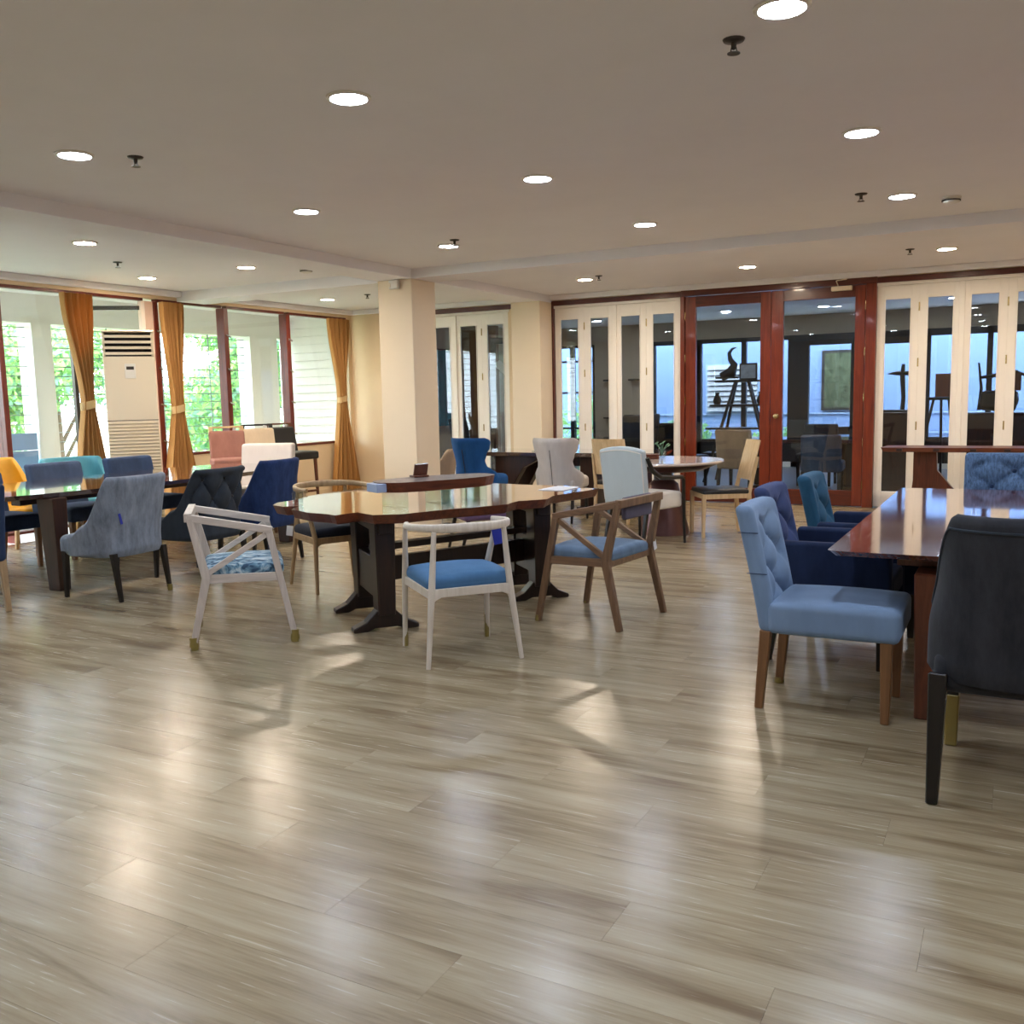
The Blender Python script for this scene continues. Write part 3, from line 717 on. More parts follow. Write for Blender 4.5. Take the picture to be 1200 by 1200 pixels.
def shell_chair(label, loc, rot, fab, legm, w=.56, d=.58, h=.93, side=.52, seat_z=.47, tuft=0, flare=.05, lean=.07, zb=.33, wing=.52, group=None, piping=None, n=3.2, top_drop=.0, rake=.05, neck=0, ltop=.045):
    t = thing('dining_chair', label, 'chair', loc, rot, group)
    a, b = d*.5, w/2; th = .065; NP, NQ = (161, 64) if tuft else (97, 30)
    PH = math.radians(112)
    def hgt(u):
        q = abs(u)
        k = sstep((q-wing)/(.93-wing)) if q > wing else 0
        return h-top_drop*q-(h-side)*k**.8
    pts = []
    for i in range(NP):
        u = -1+2*i/(NP-1); ph = u*PH
        c, s = math.cos(ph), math.sin(ph)
        pts.append((u, Vector((-a*math.copysign(abs(c)**(2/n), c), b*math.copysign(abs(s)**(2/n), s)))))
    L = [0]
    for i in range(1, NP): L.append(L[-1]+(pts[i][1]-pts[i-1][1]).length)
    mid = L[-1]/2
    def nrm(i):
        p0 = pts[max(0, i-2)][1]; p1 = pts[min(NP-1, i+2)][1]; dv = (p1-p0).normalized()
        return Vector((-dv.y, dv.x)) if Vector((-dv.y, dv.x)).dot(pts[i][1]) > 0 else Vector((dv.y, -dv.x))
    NR = [nrm(i) for i in range(NP)]
    def fn(uu, vv):
        i = min(NP-1, int(round(uu*(NP-1)))); u, p = pts[i]; N = NR[i]; H = hgt(u)
        # cross section: outer bottom -> outer top -> rounded -> inner top -> inner bottom
        if vv < .55:
            k = vv/.55; z = zb+(H-th*.5-zb)*k; o = 0.0
            if k < .06: o = -th*.25*(1-k/.06)
            if tuft == 1 and z > seat_z-.02:
                al = L[i]-mid; uu2 = al/.23+(z-h+.09)/.32; v2 = al/.23-(z-h+.09)/.32
                fade = sstep((z-seat_z)/.05)*sstep((H-.035-z)/.03)*sstep((.36-abs(al))/.04)
                o += .050*((abs(math.sin(PI*uu2/1)*math.sin(PI*v2/1)))**.4-1)*fade
        elif vv < .7:
            k = (vv-.55)/.15*PI; z = H-th*.5+math.sin(k)*th*.5; o = -th*.5+math.cos(k)*th*.5
        else:
            k = (vv-.7)/.3; z = (H-th*.5)+(zb-(H-th*.5))*k; o = -th
            if tuft == 2 and z > seat_z:
                al = L[i]-mid; uu2 = al/.16+(z-h)/.22; v2 = al/.16-(z-h)/.22
                o -= .03*((abs(math.sin(PI*uu2)*math.sin(PI*v2)))**.45-.4)*sstep((H-.05-z)/.05)
        tz = max(0, (z-seat_z)/(h-seat_z))
        q = p+N*o
        return Vector((q.x-lean*tz**1.3, q.y*(1+flare*tz*2)*(1-neck*sstep((z-side+.06)/.20)), z))
    m = MB().grid(fn, NP, NQ)
    i0 = 0
    m.add([fn(0, j/(NQ-1)) for j in range(NQ)], [tuple(range(NQ))]); m.add([fn(1, j/(NQ-1)) for j in range(NQ)], [tuple(range(NQ))[::-1]])
    back = m.build('backrest', fab, t, True)
    if piping:
        pt = []
        for i in range(0, NP, 2):
            u, p = pts[i]; N = NR[i]; H = hgt(u); z = H-.05; tz = max(0, (z-seat_z)/(h-seat_z)); q = p+N*.002
            pt.append((q.x-lean*tz**1.3, q.y*(1+flare*tz*2)*(1-neck*sstep((z-side+.06)/.20)), z))
        MB().tube(pt, .005, 6).build('piping', piping, back, True)
    if tuft == 1:
        bm = None
        for r_, zz in enumerate((h-.09, h-.25, h-.41)):
            for al in ((-.115, .115) if r_ % 2 else (-.23, 0, .23)):
                i = min(range(NP), key=lambda q: abs(L[q]-mid-al)); u, p = pts[i]; N = NR[i]
                if zz < seat_z+.03: continue
                tz = max(0, (zz-seat_z)/(h-seat_z)); q = p+N*-.040
                o = MB().rbox((0, 0, 0), (.022, .022, .022), .0105, 5).build('button', F['black'], back, True) if bm is None else bpy.data.objects.new('button', bm)
                if bm is not None: COL.objects.link(o); o.parent = back
                bm = o.data; o.location = (q.x-lean*tz**1.3, q.y*(1+flare*tz*2), zz)
    MB().rbox((.03, 0, seat_z-.07), (d*.92, w-.08, .15), .045, 10, puff(.3, .03)).build('seat', fab, t, True)
    legs4(t, legm, a-.05, -a+.05, b-.06, zb+.03, ltop, ltop*.62, rake, .02)
    return t

def tufted_back(par, mat, w, z0, z1, x0, lean, th=.11, tufts=True, bw=.145, bh=.115, button=None, bsize=.02, tdepth=.034):
    hz = (z1-z0)/2; zc = (z0+z1)/2
    def disp(p, n):
        if not tufts or n.x < .3: return 0
        zz = p.z; yy = p.y
        fade = sstep((hz-.045-zz)/.05)*sstep((hz-.02+zz)/.06)*sstep((w/2-.03-abs(yy))/.05)
        u = yy/bw/2*1.0+(zz-hz+.13)/bh/2; v = yy/bw/2-(zz-hz+.13)/bh/2
        return (tdepth*(abs(math.sin(PI*u)*math.sin(PI*v))**.4-.75))*fade
    def shape(p):
        k = max(0, (p.z+hz)/(2*hz)); return (p.x+x0-lean*k**1.2+.05*(abs(p.y)/(w/2))**2*.4, p.y, p.z+zc)
    back = MB().rbox((0, 0, 0), (th, w, 2*hz), .03, 44 if tufts else 14, disp, shape).build('backrest', mat, par, True)
    if tufts:
        bm = None; j = 0
        z = hz-.13
        while z > -hz+.06:
            for q in ((-1, 0, 1) if j % 2 == 0 else (-.5, .5)):
                yy = q*bw*2
                if abs(yy) > w/2-.06: continue
                k = (z+hz)/(2*hz)
                o = MB().rbox((0, 0, 0), (bsize, bsize, bsize), bsize*.48, 5).build('button', button or mat, back, True) if bm is None else bpy.data.objects.new('button', bm)
                if bm is not None: COL.objects.link(o); o.parent = back
                bm = o.data; o.location = (x0-lean*k**1.2+th/2-.65*tdepth, yy, z+zc)
            z -= bh; j += 1
def parsons(label, loc, rot, fab, legm, w=.54, d=.58, h=.97, seat_z=.49, arms=False, tufts=True, lean=.10, seat_t=.13, legs=True, back_w=None, th=.11, group=None, rake=.06, button=None, bsize=.02, tdepth=.034):
    t = thing('dining_chair', label, 'chair', loc, rot, group)
    tufted_back(t, fab, back_w or w-.03, seat_z-seat_t, h, -d/2+.055, lean, th, tufts, button=button, bsize=bsize, tdepth=tdepth)
    MB().rbox((.04, 0, seat_z-seat_t/2), (d-.06, w, seat_t), .03, 12, puff(.32, .02)).build('seat', F['darknavy'] if arms else fab, t, True)
    if tufts and not arms:
        for z in (seat_z+.13, h-.12):
            k = (z-seat_z+seat_t)/(h-seat_z+seat_t); x = -d/2+.055-lean*k**1.2
            MB().bar((x-.03, -w/2+.015, z), (x+.06, -w/2+.015, z), .004, .004).build('seam', F['slate'], t)
    if arms:
        for s in (-1, 1):
            MB().rbox((.03, s*(w/2+.03), .47), (d-.04, .07, .40), .025, 10).build('armrest', F['darknavy'], t, True)
    legs4(t, legm, d/2-.045, -d/2+.06, w/2-.04, seat_z-seat_t+.01, .05, .036, rake, 0)
    return t

def x_chair(label, loc, rot, wm, wmv, seatm, pad=False, tags=()):
    t = thing('dining_chair', label, 'armchair', loc, rot)
    for s in (-1, 1):
        y0, y1 = s*.305, s*.27
        m = MB().bar((-.30, y0, 0), (-.20, y0*.97, .43), .036, .036, .04, .05)
        m.bar((-.20, y0*.97, .42), (-.28, y1, .79), .04, .05, .036, .036)
        m.build('leg', wmv, t, bevel=.003)
        MB().bar((.30, y0, 0), (.17, y1, .685), .034, .036, .036, .042).build('leg', wmv, t, bevel=.003)
        MB().bar((-.29, y1, .785), (.19, y1, .685), .038, .042).build('arm_rail', wm, t, bevel=.003)
        MB().bar((-.19, s*.285, .45), (.16, y1*.98, .665), .028, .032).build('brace', wm, t, bevel=.002)
        MB().bar((-.20, s*.28, .415), (.23, s*.28, .405), .028, .05).build('side_apron', wm, t, bevel=.002)
    MB().bar((-.285, -.285, .785), (-.285, .285, .785), .05, .045, side=(0, 0, 1)).build('back_rail', wmv, t, bevel=.003)
    MB().bar((-.20, -.27, .41), (-.20, .27, .41), .05, .03, side=(0, 0, 1)).build('rear_apron', wm, t, bevel=.002)
    MB().bar((.22, -.27, .40), (.22, .27, .40), .05, .03, side=(0, 0, 1)).build('front_apron', wm, t, bevel=.002)
    MB().rbox((.015, 0, .445), (.47, .52, .07), .03, 10, puff(.3, .035)).build('seat', seatm, t, True)
    if pad:
        MB().rbox((-.265, 0, .745), (.035, .36, .14), .014, 8).build('back_pad', F['pad'], t, True)
    return t

def round_chair(label, loc, rot, wm, seatm, hback=.765):
    t = thing('dining_chair', label, 'armchair', loc, rot)
    # bent rail as a tapered band
    N = 41; pts = []
    for i in range(N):
        u = -1+2*i/(N-1); ph = u*math.radians(118)
        x = -.27*math.cos(ph)+.0; y = .285*math.copysign(abs(math.sin(ph))**.8, math.sin(ph)); pts.append(Vector((x, y, hback-.02+.01*math.cos(ph))))
    def fn(u, v):
        i = min(N-1, int(round(u*(N-1)))); p = pts[i]; q = abs(u*2-1)
        n = Vector((p.x, p.y, 0)).normalized(); hh = .026-.010*q; tt = .019-.005*q
        a = v*2*PI; c, s = math.cos(a), math.sin(a)
        return p+n*tt*math.copysign(abs(c)**.6, c)+Vector((0, 0, hh*math.copysign(abs(s)**.6, s)))
    MB().grid(fn, N, 16, cv=True).add([fn(0, j/16) for j in range(16)], [tuple(range(16))]).add([fn(1, j/16) for j in range(16)], [tuple(range(16))[::-1]]).build('bent_rail', wm, t, True)
    for s in (-1, 1):
        MB().tube([(-.28, s*.27, 0), (-.235, s*.225, .42), (-.225, s*.20, hback-.03)], [.013, .020, .014], 12).build('leg', wm, t, True)
        MB().tube([(.26, s*.26, 0), (.235, s*.25, .42), (.10, s*.275, hback-.03)], [.013, .020, .014], 12).build('leg', wm, t, True)
        MB().bar((-.235, s*.235, .40), (.235, s*.245, .40), .026, .05).build('side_apron', wm, t, bevel=.004)
    for x, w in ((-.235, .225), (.235, .25)):
        ol = [(-w, .425), (-w, .33), (-w+.015, .362), (-w+.05, .378), (w-.05, .378), (w-.015, .362), (w, .33), (w, .425)]
        MB().plate(ol, 'x', x-.013, x+.013).build('front_apron' if x > 0 else 'rear_apron', wm, t, bevel=.003)
    MB().rbox((0, 0, .445), (.47, .50, .07), .033, 12, puff(.3, .035)).build('seat', seatm, t, True)
    return t

def wing_chair(label, loc, rot, fab, legm):
    t = thing('dining_chair', label, 'chair', loc, rot)
    prof = [(.34, .24), (.42, .285), (.50, .305), (.56, .30), (.60, .265), (.64, .225), (.70, .215), (.77, .235), (.86, .275), (.93, .288), (.955, .275), (.975, .245)]
    def hw(z):
        for (a, wa), (b, wb_) in zip(prof, prof[1:]):
            if a <= z <= b: return wa+(wb_-wa)*sstep((z-a)/(b-a))
        return prof[-1][1]
    NU, NV = 25, 36
    def fn(side):
        def g(u, v):
            z = .34+.635*v; k = u*2-1; w = hw(z); y = k*w
            edge = (1-abs(k)**4)*(1-max(0, (v-.9)/.1)**3)
            lean = -.10*max(0, (z-.45)/.5)**1.2
            curve = .16*(abs(y)/.3)**2.2*1.0
            seam = -.010*math.exp(-(y/.008)**2) if side < 0 and z > .40 else 0
            return (-.24+lean+curve+side*(.034*edge+.004)-side*seam*-1*0+ (0.010*math.exp(-(y/.010)**2) if side < 0 else 0), y, z)
        return g
    m = MB().grid(fn(1), NU, NV); m.grid(fn(-1), NU, NV)
    fa, fb = fn(1), fn(-1)
    rim = [(0, j/(NV-1)) for j in range(NV)]+[(i/(NU-1), 1) for i in range(NU)]+[(1, 1-j/(NV-1)) for j in range(NV)]+[(1-i/(NU-1), 0) for i in range(NU)]
    A = [fa(*q) for q in rim]; B = [fb(*q) for q in rim]; n = len(rim)
    m.add(A+B, [(i, (i+1) % n, n+(i+1) % n, n+i) for i in range(n)])
    back = m.build('backrest', fab, t, True)
    MB().tube([(-.295-.10*max(0, (z-.45)/.5)**1.2, 0, z) for z in (.42, .55, .7, .84)], .004, 6).build('seam', F['black'], back, True)
    MB().rbox((.03, 0, .44), (.50, .46, .14), .05, 10, puff(.3, .03)).build('seat', fab, t, True)
    legs4(t, legm, .20, -.20, .21, .37, .038, .024, .05, .03)
    return t

def panel_chair(label, loc, rot, wm, seatm):
    t = thing('dining_chair', label, 'chair', loc, rot)
    def fn(sd):
        def g(u, v):
            y = (u-.5)*.42*(1-.06*v); z = .56+.40*v
            return (-.25-.10*v-.035*(1-(2*u-1)**2)+sd*.007, y, z)
        return g
    m = MB().grid(fn(1), 17, 8).grid(fn(-1), 17, 8)
    a, b = fn(1), fn(-1); rim = [(0, j/7) for j in range(8)]+[(i/16, 1) for i in range(17)]+[(1, 1-j/7) for j in range(8)]+[(1-i/16, 0) for i in range(17)]
    n = len(rim); m.add([a(*q) for q in rim]+[b(*q) for q in rim], [(i, (i+1) % n, n+(i+1) % n, n+i) for i in range(n)])
    m.build('backrest', wm, t, True)
    for s in (-1, 1):
        m = MB().bar((-.27, s*.20, 0), (-.235, s*.205, .44), .030, .034, .036, .042).bar((-.235, s*.205, .43), (-.325, s*.20, .80), .03, .04, .022, .026)
        m.build('leg', wm, t, bevel=.003)
        MB().bar((.23, s*.21, 0), (.225, s*.215, .44), .028, .03, .036, .04).build('leg', wm, t, bevel=.003)
        MB().bar((-.23, s*.21, .415), (.225, s*.215, .415), .024, .05).build('side_apron', wm, t, bevel=.002)
    MB().bar((.22, -.21, .415), (.22, .21, .415), .05, .024, side=(0, 0, 1)).build('front_apron', wm, t, bevel=.002)
    MB().bar((-.23, -.21, .415), (-.23, .21, .415), .05, .024, side=(0, 0, 1)).build('rear_apron', wm, t, bevel=.002)
    MB().rbox((0, 0, .455), (.47, .46, .045), .02, 8, puff(.3, .015)).build('seat', seatm, t, True)
    return t

def bar_stool(label, loc, rot, fab, wm, h=1.16):
    t = thing('bar_stool', label, 'bar stool', loc, rot)
    tufted_back(t, fab, .43, .70, h-.055, -.19, .09, .055, False)
    m = MB()
    for s in (-1, 1): m.bar((-.28, s*.185, h-.075), (-.285, s*.185, h-.02), .05, .03)
    m.bar((-.285, -.21, h-.012), (-.285, .21, h-.012), .024, .03, side=(0, 0, 1))
    m.build('handle', wm, t, bevel=.004)
    MB().rbox((.01, 0, .72), (.44, .45, .10), .025, 10, puff(.3, .015)).build('seat', fab, t, True)
    for s in (-1, 1):
        MB().bar((.20, s*.20, 0), (.185, s*.185, .69), .026, .03, .038, .04).build('leg', wm, t, bevel=.003)
        MB().bar((-.26, s*.20, 0), (-.19, s*.185, .69), .026, .03, .038, .04).build('leg', wm, t, bevel=.003)
    MB().bar((.197, -.19, .24), (.197, .19, .24), .02, .03).bar((-.235, -.19, .28), (-.235, .19, .28), .02, .03).build('footrest', wm, t, bevel=.003)
    o = price_tag(t, (-.255, .10, h-.02), 70); o.rotation_euler = (.5, .2, 1.3)
    return t

# ------------------------------------------------------------------ long dark table by the windows, with its chairs
def capsule(x0, x1, y0, y1, n=14, e=2.6, bulge=.0):
    cx, cy = (x0+x1)/2, (y0+y1)/2; a, b = (x1-x0)/2, (y1-y0)/2; o = []
    N = 64
    for i in range(N):
        t = 2*PI*i/N; c, s = math.cos(t), math.sin(t)
        o.append((cx+a*math.copysign(abs(c)**(2/5.), c), cy+b*math.copysign(abs(s)**(2/2.2), s)))
    return o
LTX, LTY = -7.32, 6.35
t = thing('conference_table', 'long dark glossy table with rounded ends by the windows', 'table', (LTX, LTY, 0))
ol = [(x-LTX, y-LTY) for x, y in capsule(-8.02, -6.62, 4.28, 7.95)]
MB().prism(ol, .735, .775, .02).build('table_top', M['darktop'], t, bevel=.006)
for sx in (-1, 1):
    for sy, yy in ((-1, 4.85-LTY), (1, 7.52-LTY)):
        m = MB().bar((sx*.62, yy, 0), (sx*.60, yy, .735), .10, .14, .13, .20, side=(0, 1, 0))
        m.build('leg', M['darkwood'], t, bevel=.006)
MB().bar((0, -1.4, .67), (0, .8, .67), .12, .06, side=(1, 0, 0)).build('stretcher', M['darkwood'], t, bevel=.004)

c = shell_chair('grey velvet dining chair with dark legs, back to camera, at the long dark table', (-6.13, 4.93, 0), 183, F['grey'], M['blackwood'], w=.60, d=.60, h=.93, side=.50, wing=.50)
price_tag(c, (-.315, .22, .66), 90, 'bluetag', .02, .08); wrap(c, .27, -.24); wrap(c, -.30, -.24)
c = shell_chair('charcoal button-tufted dining chair, second chair along the long dark table', (-6.12, 5.78, 0), 182, F['char'], M['blackwood'], w=.60, d=.60, h=.92, side=.52, tuft=1, wing=.50)
c = shell_chair('navy blue velvet dining chair, third along the near side of the long table', (-6.14, 6.52, 0), 185, F['navy'], M['blackwood'], w=.60, d=.58, h=.94, side=.52, wing=.52, flare=.02)
c = parsons('dark blue dining chair with light wooden legs cut off at the left frame edge', (-6.68, 4.02, 0), 165, F['slate2'], M['oak'], tufts=False, h=.92)
parsons('slate blue chair behind the long table, in front of the teal tub chair', (-8.12, 6.13, 0), 0, F['slate'], M['legoak'], tufts=False, h=.90, arms=False, w=.58, back_w=.58)
parsons('dark slate chair behind the table in front of the air conditioner', (-8.12, 7.02, 0), 0, F['slate2'], M['legoak'], tufts=False, h=.90, w=.58, back_w=.58)
parsons('dark blue chair behind the table below the mustard chair at the left edge', (-8.12, 5.28, 0), 0, F['slate2'], M['legoak'], tufts=False, h=.86, w=.56, back_w=.56)
shell_chair('teal leather tub chair behind the long table, left of the first curtain', (-8.86, 6.76, 0), -8, F['teal'], M['oak'], w=.66, d=.56, h=.90, side=.66, flare=.03, n=2.6, wing=.72, lean=.1)
shell_chair('mustard yellow rounded chair behind the long table at the left edge', (-8.78, 5.80, 0), 0, F['yellow'], M['lightoak'], w=.72, d=.56, h=.95, side=.60, flare=.0, n=2.4, wing=.55, lean=.1)
parsons('white upholstered chair at the far end of the long table', (-7.62, 8.14, 0), -70, F['white'], M['legoak'], tufts=False, h=.97, w=.62, back_w=.62, th=.13)
bar_stool('dusty pink bar stool under the window, leftmost of three', (-8.50, 8.60, 0), -38, F['pink'], M['lightoak'])
bar_stool('beige bar stool with dark handle, middle of the three by the window', (-8.72, 9.42, 0), -32, F['beige'], M['blackwood'])
c = bar_stool('black leather bar stool with brown legs, rightmost by the window', (-8.66, 9.96, 0), -6, F['black'], M['cherryleg'])

# ------------------------------------------------------------------ live edge centre table
CT = (-3.62, 5.55)
raw = [(-4.41, 4.83), (-4.28, 4.78), (-4.20, 4.86), (-4.12, 4.67), (-3.90, 4.58), (-3.64, 4.51), (-3.60, 4.68), (-3.42, 4.60), (-3.27, 4.72), (-3.10, 5.07), (-2.98, 5.22), (-2.90, 5.36), (-2.93, 5.55), (-2.80, 5.70),
       (-2.84, 5.95), (-2.78, 6.23), (-2.74, 6.49), (-2.95, 6.50), (-3.08, 6.62), (-3.45, 6.60), (-3.75, 6.66), (-4.05, 6.45), (-4.28, 6.18), (-4.44, 5.98), (-4.55, 5.80), (-4.60, 5.60), (-4.58, 5.38), (-4.50, 5.20), (-4.50, 4.98)]
# resample the outline with small wobble
ol = []
for i, p in enumerate(raw):
    q = raw[(i+1) % len(raw)]
    for k in range(4):
        f = k/4; x, y = p[0]+(q[0]-p[0])*f, p[1]+(q[1]-p[1])*f
        nn = noise.noise(Vector((x*5, y*5, 1)))*.025
        d = Vector((x-CT[0], y-CT[1])).normalized(); ol.append((x-CT[0]+d.x*nn, y-CT[1]+d.y*nn))
t = thing('live_edge_table', 'large live edge wooden table with wavy outline on dark trestles', 'table', (CT[0], CT[1], 0))
MB().prism(ol, .70, .76, .025, 0, 1).build('table_top', [M['slabside'], M['slab']], t, bevel=.006)
def trestle(ax, ay, bx, by):
    d = Vector((bx-ax, by-ay, 0)).normalized(); n = Vector((-d.y, d.x, 0))
    tr = thing('tmp', '', '')
    bpy.data.objects.remove(tr)
    for (px, py), sg in (((ax, ay), -1), ((bx, by), 1)):
        p = Vector((px, py, 0))
        m = MB().bar(p+Vector((0, 0, .10)), p+Vector((0, 0, .70)), .11, .15, .13, .18, side=n)
        m.build('post', M['trestle'], t, bevel=.006)
        # shaped foot
        f = MB(); w = .045
        prof = [(-.21, 0), (-.21, .025), (-.13, .06), (-.06, .13), (.06, .13), (.13, .06), (.21, .025), (.21, 0), (.12, .0), (.07, .02), (-.07, .02), (-.12, 0)]
        A = [p+n*u+Vector((0, 0, z))-d*w for u, z in prof]; B = [p+n*u+Vector((0, 0, z))+d*w for u, z in prof]; k = len(prof)
        f.add(A+B, [tuple(range(k)), tuple(range(k, 2*k))[::-1]]+[(i, k+i, k+(i+1) % k, (i+1) % k) for i in range(k)])
        f.build('foot', M['trestle'], t, bevel=.005)
    a, b = Vector((ax, ay, 0)), Vector((bx, by, 0))
    MB().bar(a+Vector((0, 0, .32)), b+Vector((0, 0, .32)), .09, .26, side=n).build('tie_block', M['trestle'], t, bevel=.005)
    MB().bar(a+d*-.12+Vector((0, 0, .66)), b+d*.12+Vector((0, 0, .66)), .09, .08, side=n).build('cross_bearer', M['trestle'], t, bevel=.005)
rel = lambda x, y: (x-CT[0], y-CT[1])
trestle(*rel(-3.98, 5.22), *rel(-3.52, 4.82)); trestle(*rel(-3.02, 6.02), *rel(-3.36, 6.34))
a, b = rel(-3.75, 5.02), rel(-3.19, 6.18)
MB().bar((a[0], a[1], .33), (b[0], b[1], .33), .06, .16, side=(1, -.5, 0)).bar((a[0], a[1], .48), (b[0], b[1], .48), .10, .04, side=(1, -.5, 0)).build('stretcher', M['trestle'], t, bevel=.004)

# carved slab on clear blocks on the table
tr = thing('carved_slab', 'dark carved wooden slab with silvery patterned top raised on the live edge table', 'tray', (-3.42, 5.30, .76), 62)
M['carve'] = plain('carved_top', srgb(120, 108, 104), .3, var=.75, scale=22)
sl = []
for i in range(48):
    a = 2*PI*i/48; r_ = 1+.06*noise.noise(Vector((math.cos(a)*2, math.sin(a)*2, 3)))
    sl.append((.44*math.copysign(abs(math.cos(a))**.8, math.cos(a))*r_, .19*math.copysign(abs(math.sin(a))**.8, math.sin(a))*r_))
MB().prism(sl, .10, .165, .04, 0, 1).build('slab', [M['slabside'], M['carve']], tr, bevel=.004)
M['acrylic'] = glass('acrylic', (.86, .9, .9, 1), 1.0)
for x in (-.30, .02, .30):
    MB().box(x-.05, x+.05, -.09, .09, .001, .10).build('clear_block', M['acrylic'], tr, bevel=.003)
MB().box(-.47, -.40, -.09, .06, .104, .16).build('reflection_end', M['bluetag'] if 0 else plain('painted_reflection', srgb(150, 170, 205), .3), tr, bevel=.004)  # pale blue piece painted as the reflection on the slab's left end
t = thing('card_holder', 'small red-brown wooden card stand on the carved slab', 'card stand', (-3.56, 5.33, .926), 150)
MB().bar((0, 0, 0), (-.03, 0, .09), .10, .012, side=(0, 1, 0)).build('upright', M['cherryleg'], t, bevel=.002)
MB().box(-.03, .05, -.055, .055, 0, .012).build('base', M['cherryleg'], t, bevel=.002)
tag(MB().box(-.105, .105, -.15, .15, 0, .003).build('paper_sheet', M['tag'], loc=(-3.02, 6.38, .761)), 'white sheet of paper on the far right of the live edge table', 'paper')
tag(MB().lathe([(.001, 0), (.035, 0), (.04, .08), (.036, .08), (.031, .004), (.001, .004)], 20).build('drinking_glass', M['acrylic'], smooth=True, loc=(-4.30, 4.95, .761)), 'small clear drinking glass on the left end of the live edge table', 'glass')

c = x_chair('whitewashed wooden armchair with crossed side braces and patterned blue seat', (-4.27, 4.36, 0), 44, M['whitewash'], M['whitewashv'], F['pattern'])
for x, y in ((-.30, -.305), (.30, -.305), (-.30, .305)): wrap(c, x+(.008 if x > 0 else -.008)*-1, y, .04, .075)
c = x_chair('walnut armchair with crossed side braces and grey blue seat', (-2.39, 5.67, 0), 173, M['walnut'], M['walnutv'], F['seatgrey'], True)
price_tag(c, (-.232, -.297, .50), 92); wrap(c, .30, .305, .03, .04); wrap(c, .30, -.305, .03, .03)
c = round_chair('pale ash armchair with bent rail and bright blue seat, back to camera', (-2.80, 4.55, 0), 139, M['ash'], F['seatblue'])
for y in (-.255, .255): wrap(c, .258, y, .024, .14)
price_tag(c, (.10, -.27, .69), 95, 'bluetag', .06, .10)
c = round_chair('oak armchair with bent rail and dark seat at the far left of live edge table', (-4.72, 5.84, 0), -29, M['oak'], F['darkseat'], .80)
price_tag(c, (-.27, -.26, .47), 60, 'tag', .05, .08)
t = thing('low_stool', 'mauve padded stool with splayed dark legs behind the live edge table', 'stool', (-4.42, 7.62, 0), 50)
MB().rbox((0, 0, .375), (.48, .48, .085), .035, 8, puff(.3, .02)).build('seat', F['mauve'], t, True)
legs4(t, M['blackwood'], .19, -.19, .19, .345, .034, .022, .08, .08)

# ------------------------------------------------------------------ tables near the folding doors
t = thing('wooden_desk', 'long dark wooden table in front of the far column', 'table', (-4.95, 11.0, 0))
wv = [(-1.75, -.40), (-.8, -.40), (-.3, -.45), (.3, -.42), (.8, -.44), (1.15, -.38), (1.2, 0), (1.12, .42), (.5, .40), (-.2, .44), (-.9, .40), (-1.78, .3), (-1.8, -.1)]
MB().prism(wv, .70, .75, .02).build('table_top', M['darktop'], t, bevel=.005)
MB().plate([(-1.02, .70), (-1.02, .02), (-.88, .02), (-.78, .3), (-.62, .55), (-.40, .66), (-.40, .70)], 'y', -.30, -.18).build('leg', M['darkwood'], t, bevel=.004)
MB().plate([(-1.02, .70), (-1.02, .02), (-.88, .02), (-.78, .3), (-.62, .55), (-.40, .66), (-.40, .70)], 'y', .18, .30).build('leg', M['darkwood'], t, bevel=.004)
for x in (.26, .80): MB().box(x-.09, x+.09, -.30, .30, .08, .70).box(x-.12, x+.12, -.36, .36, 0, .08).build('leg', M['darkwood'], t, bevel=.006)
MB().box(-.85, .75, -.03, .03, .56, .68).build('apron', M['darkwood'], t, bevel=.004)
wing_chair('cobalt blue wing-back chair with waisted back at the far dark table', (-5.76, 9.95, 0), 84, F['cobalt'], M['blackwood'])
wing_chair('pale stone wing-back chair with waisted back and centre seam', (-4.68, 9.98, 0), 92, F['stone'], M['blackwood'])
shell_chair('taupe armchair half hidden behind the near column', (-6.58, 10.12, 0), 200, F['taupe'], M['blackwood'], w=.60, d=.56, h=.82, side=.55, wing=.4)
t = thing('gift_box', 'small purple box on the far dark table beside the blue wing-back chair', 'box', (-6.50, 10.85, .751), 15)
MB().box(-.09, .09, -.06, .06, 0, .10).build('carton', plain('purple_card', srgb(86, 52, 130), .5), t, bevel=.003)
MB().box(-.092, .092, -.062, .062, .10, .115).build('lid', plain('grey_card', srgb(180, 176, 180), .5), t, bevel=.002)
t = thing('brochure_stand', 'clear acrylic brochure tray on the far dark table', 'brochure tray', (-5.35, 10.85, .751), 0)
MB().box(-.13, .13, -.08, .08, 0, .01).bar((-.0, .06, .01), (0, .09, .09), .24, .006, side=(1, 0, 0)).build('tray', M['acrylic'], t)
MB().box(-.11, .11, -.06, .05, .01, .018).build('leaflets', M['tag'], t)

# marble table
t = thing('marble_table', 'round white marble table on a tapered copper pedestal', 'table', (-3.26, 9.42, 0))
M['marble'] = plain('marble', srgb(222, 208, 198), .12, var=.05, scale=5, coat=.4)
M['copper'] = plain('copper_sheet', srgb(104, 72, 70), .3, .55)
MB().lathe([(.001, .735), (.60, .735), (.615, .75), (.61, .765), (.001, .765)], 64).build('table_top', M['marble'], t, True)
MB().lathe([(.001, .66), (.40, .66), (.55, .72), (.56, .735), (.001, .735)], 48).build('under_frame', M['darkwood'], t, True)
MB().lathe([(.001, .40), (.09, .40), (.09, .66), (.001, .66)], 24).build('neck', M['darkwood'], t, True)
MB().lathe([(.001, 0), (.265, 0), (.262, .03), (.20, .30), (.15, .52), (.10, .56), (.001, .56)], 48).build('pedestal', M['copper'], t, True)
t = thing('soap_box', 'small red-brown wooden box on the marble table', 'box', (-3.42, 9.50, .766), 20)
MB().box(-.075, .075, -.05, .05, 0, .035).build('body', M['cherryleg'], t, bevel=.004)
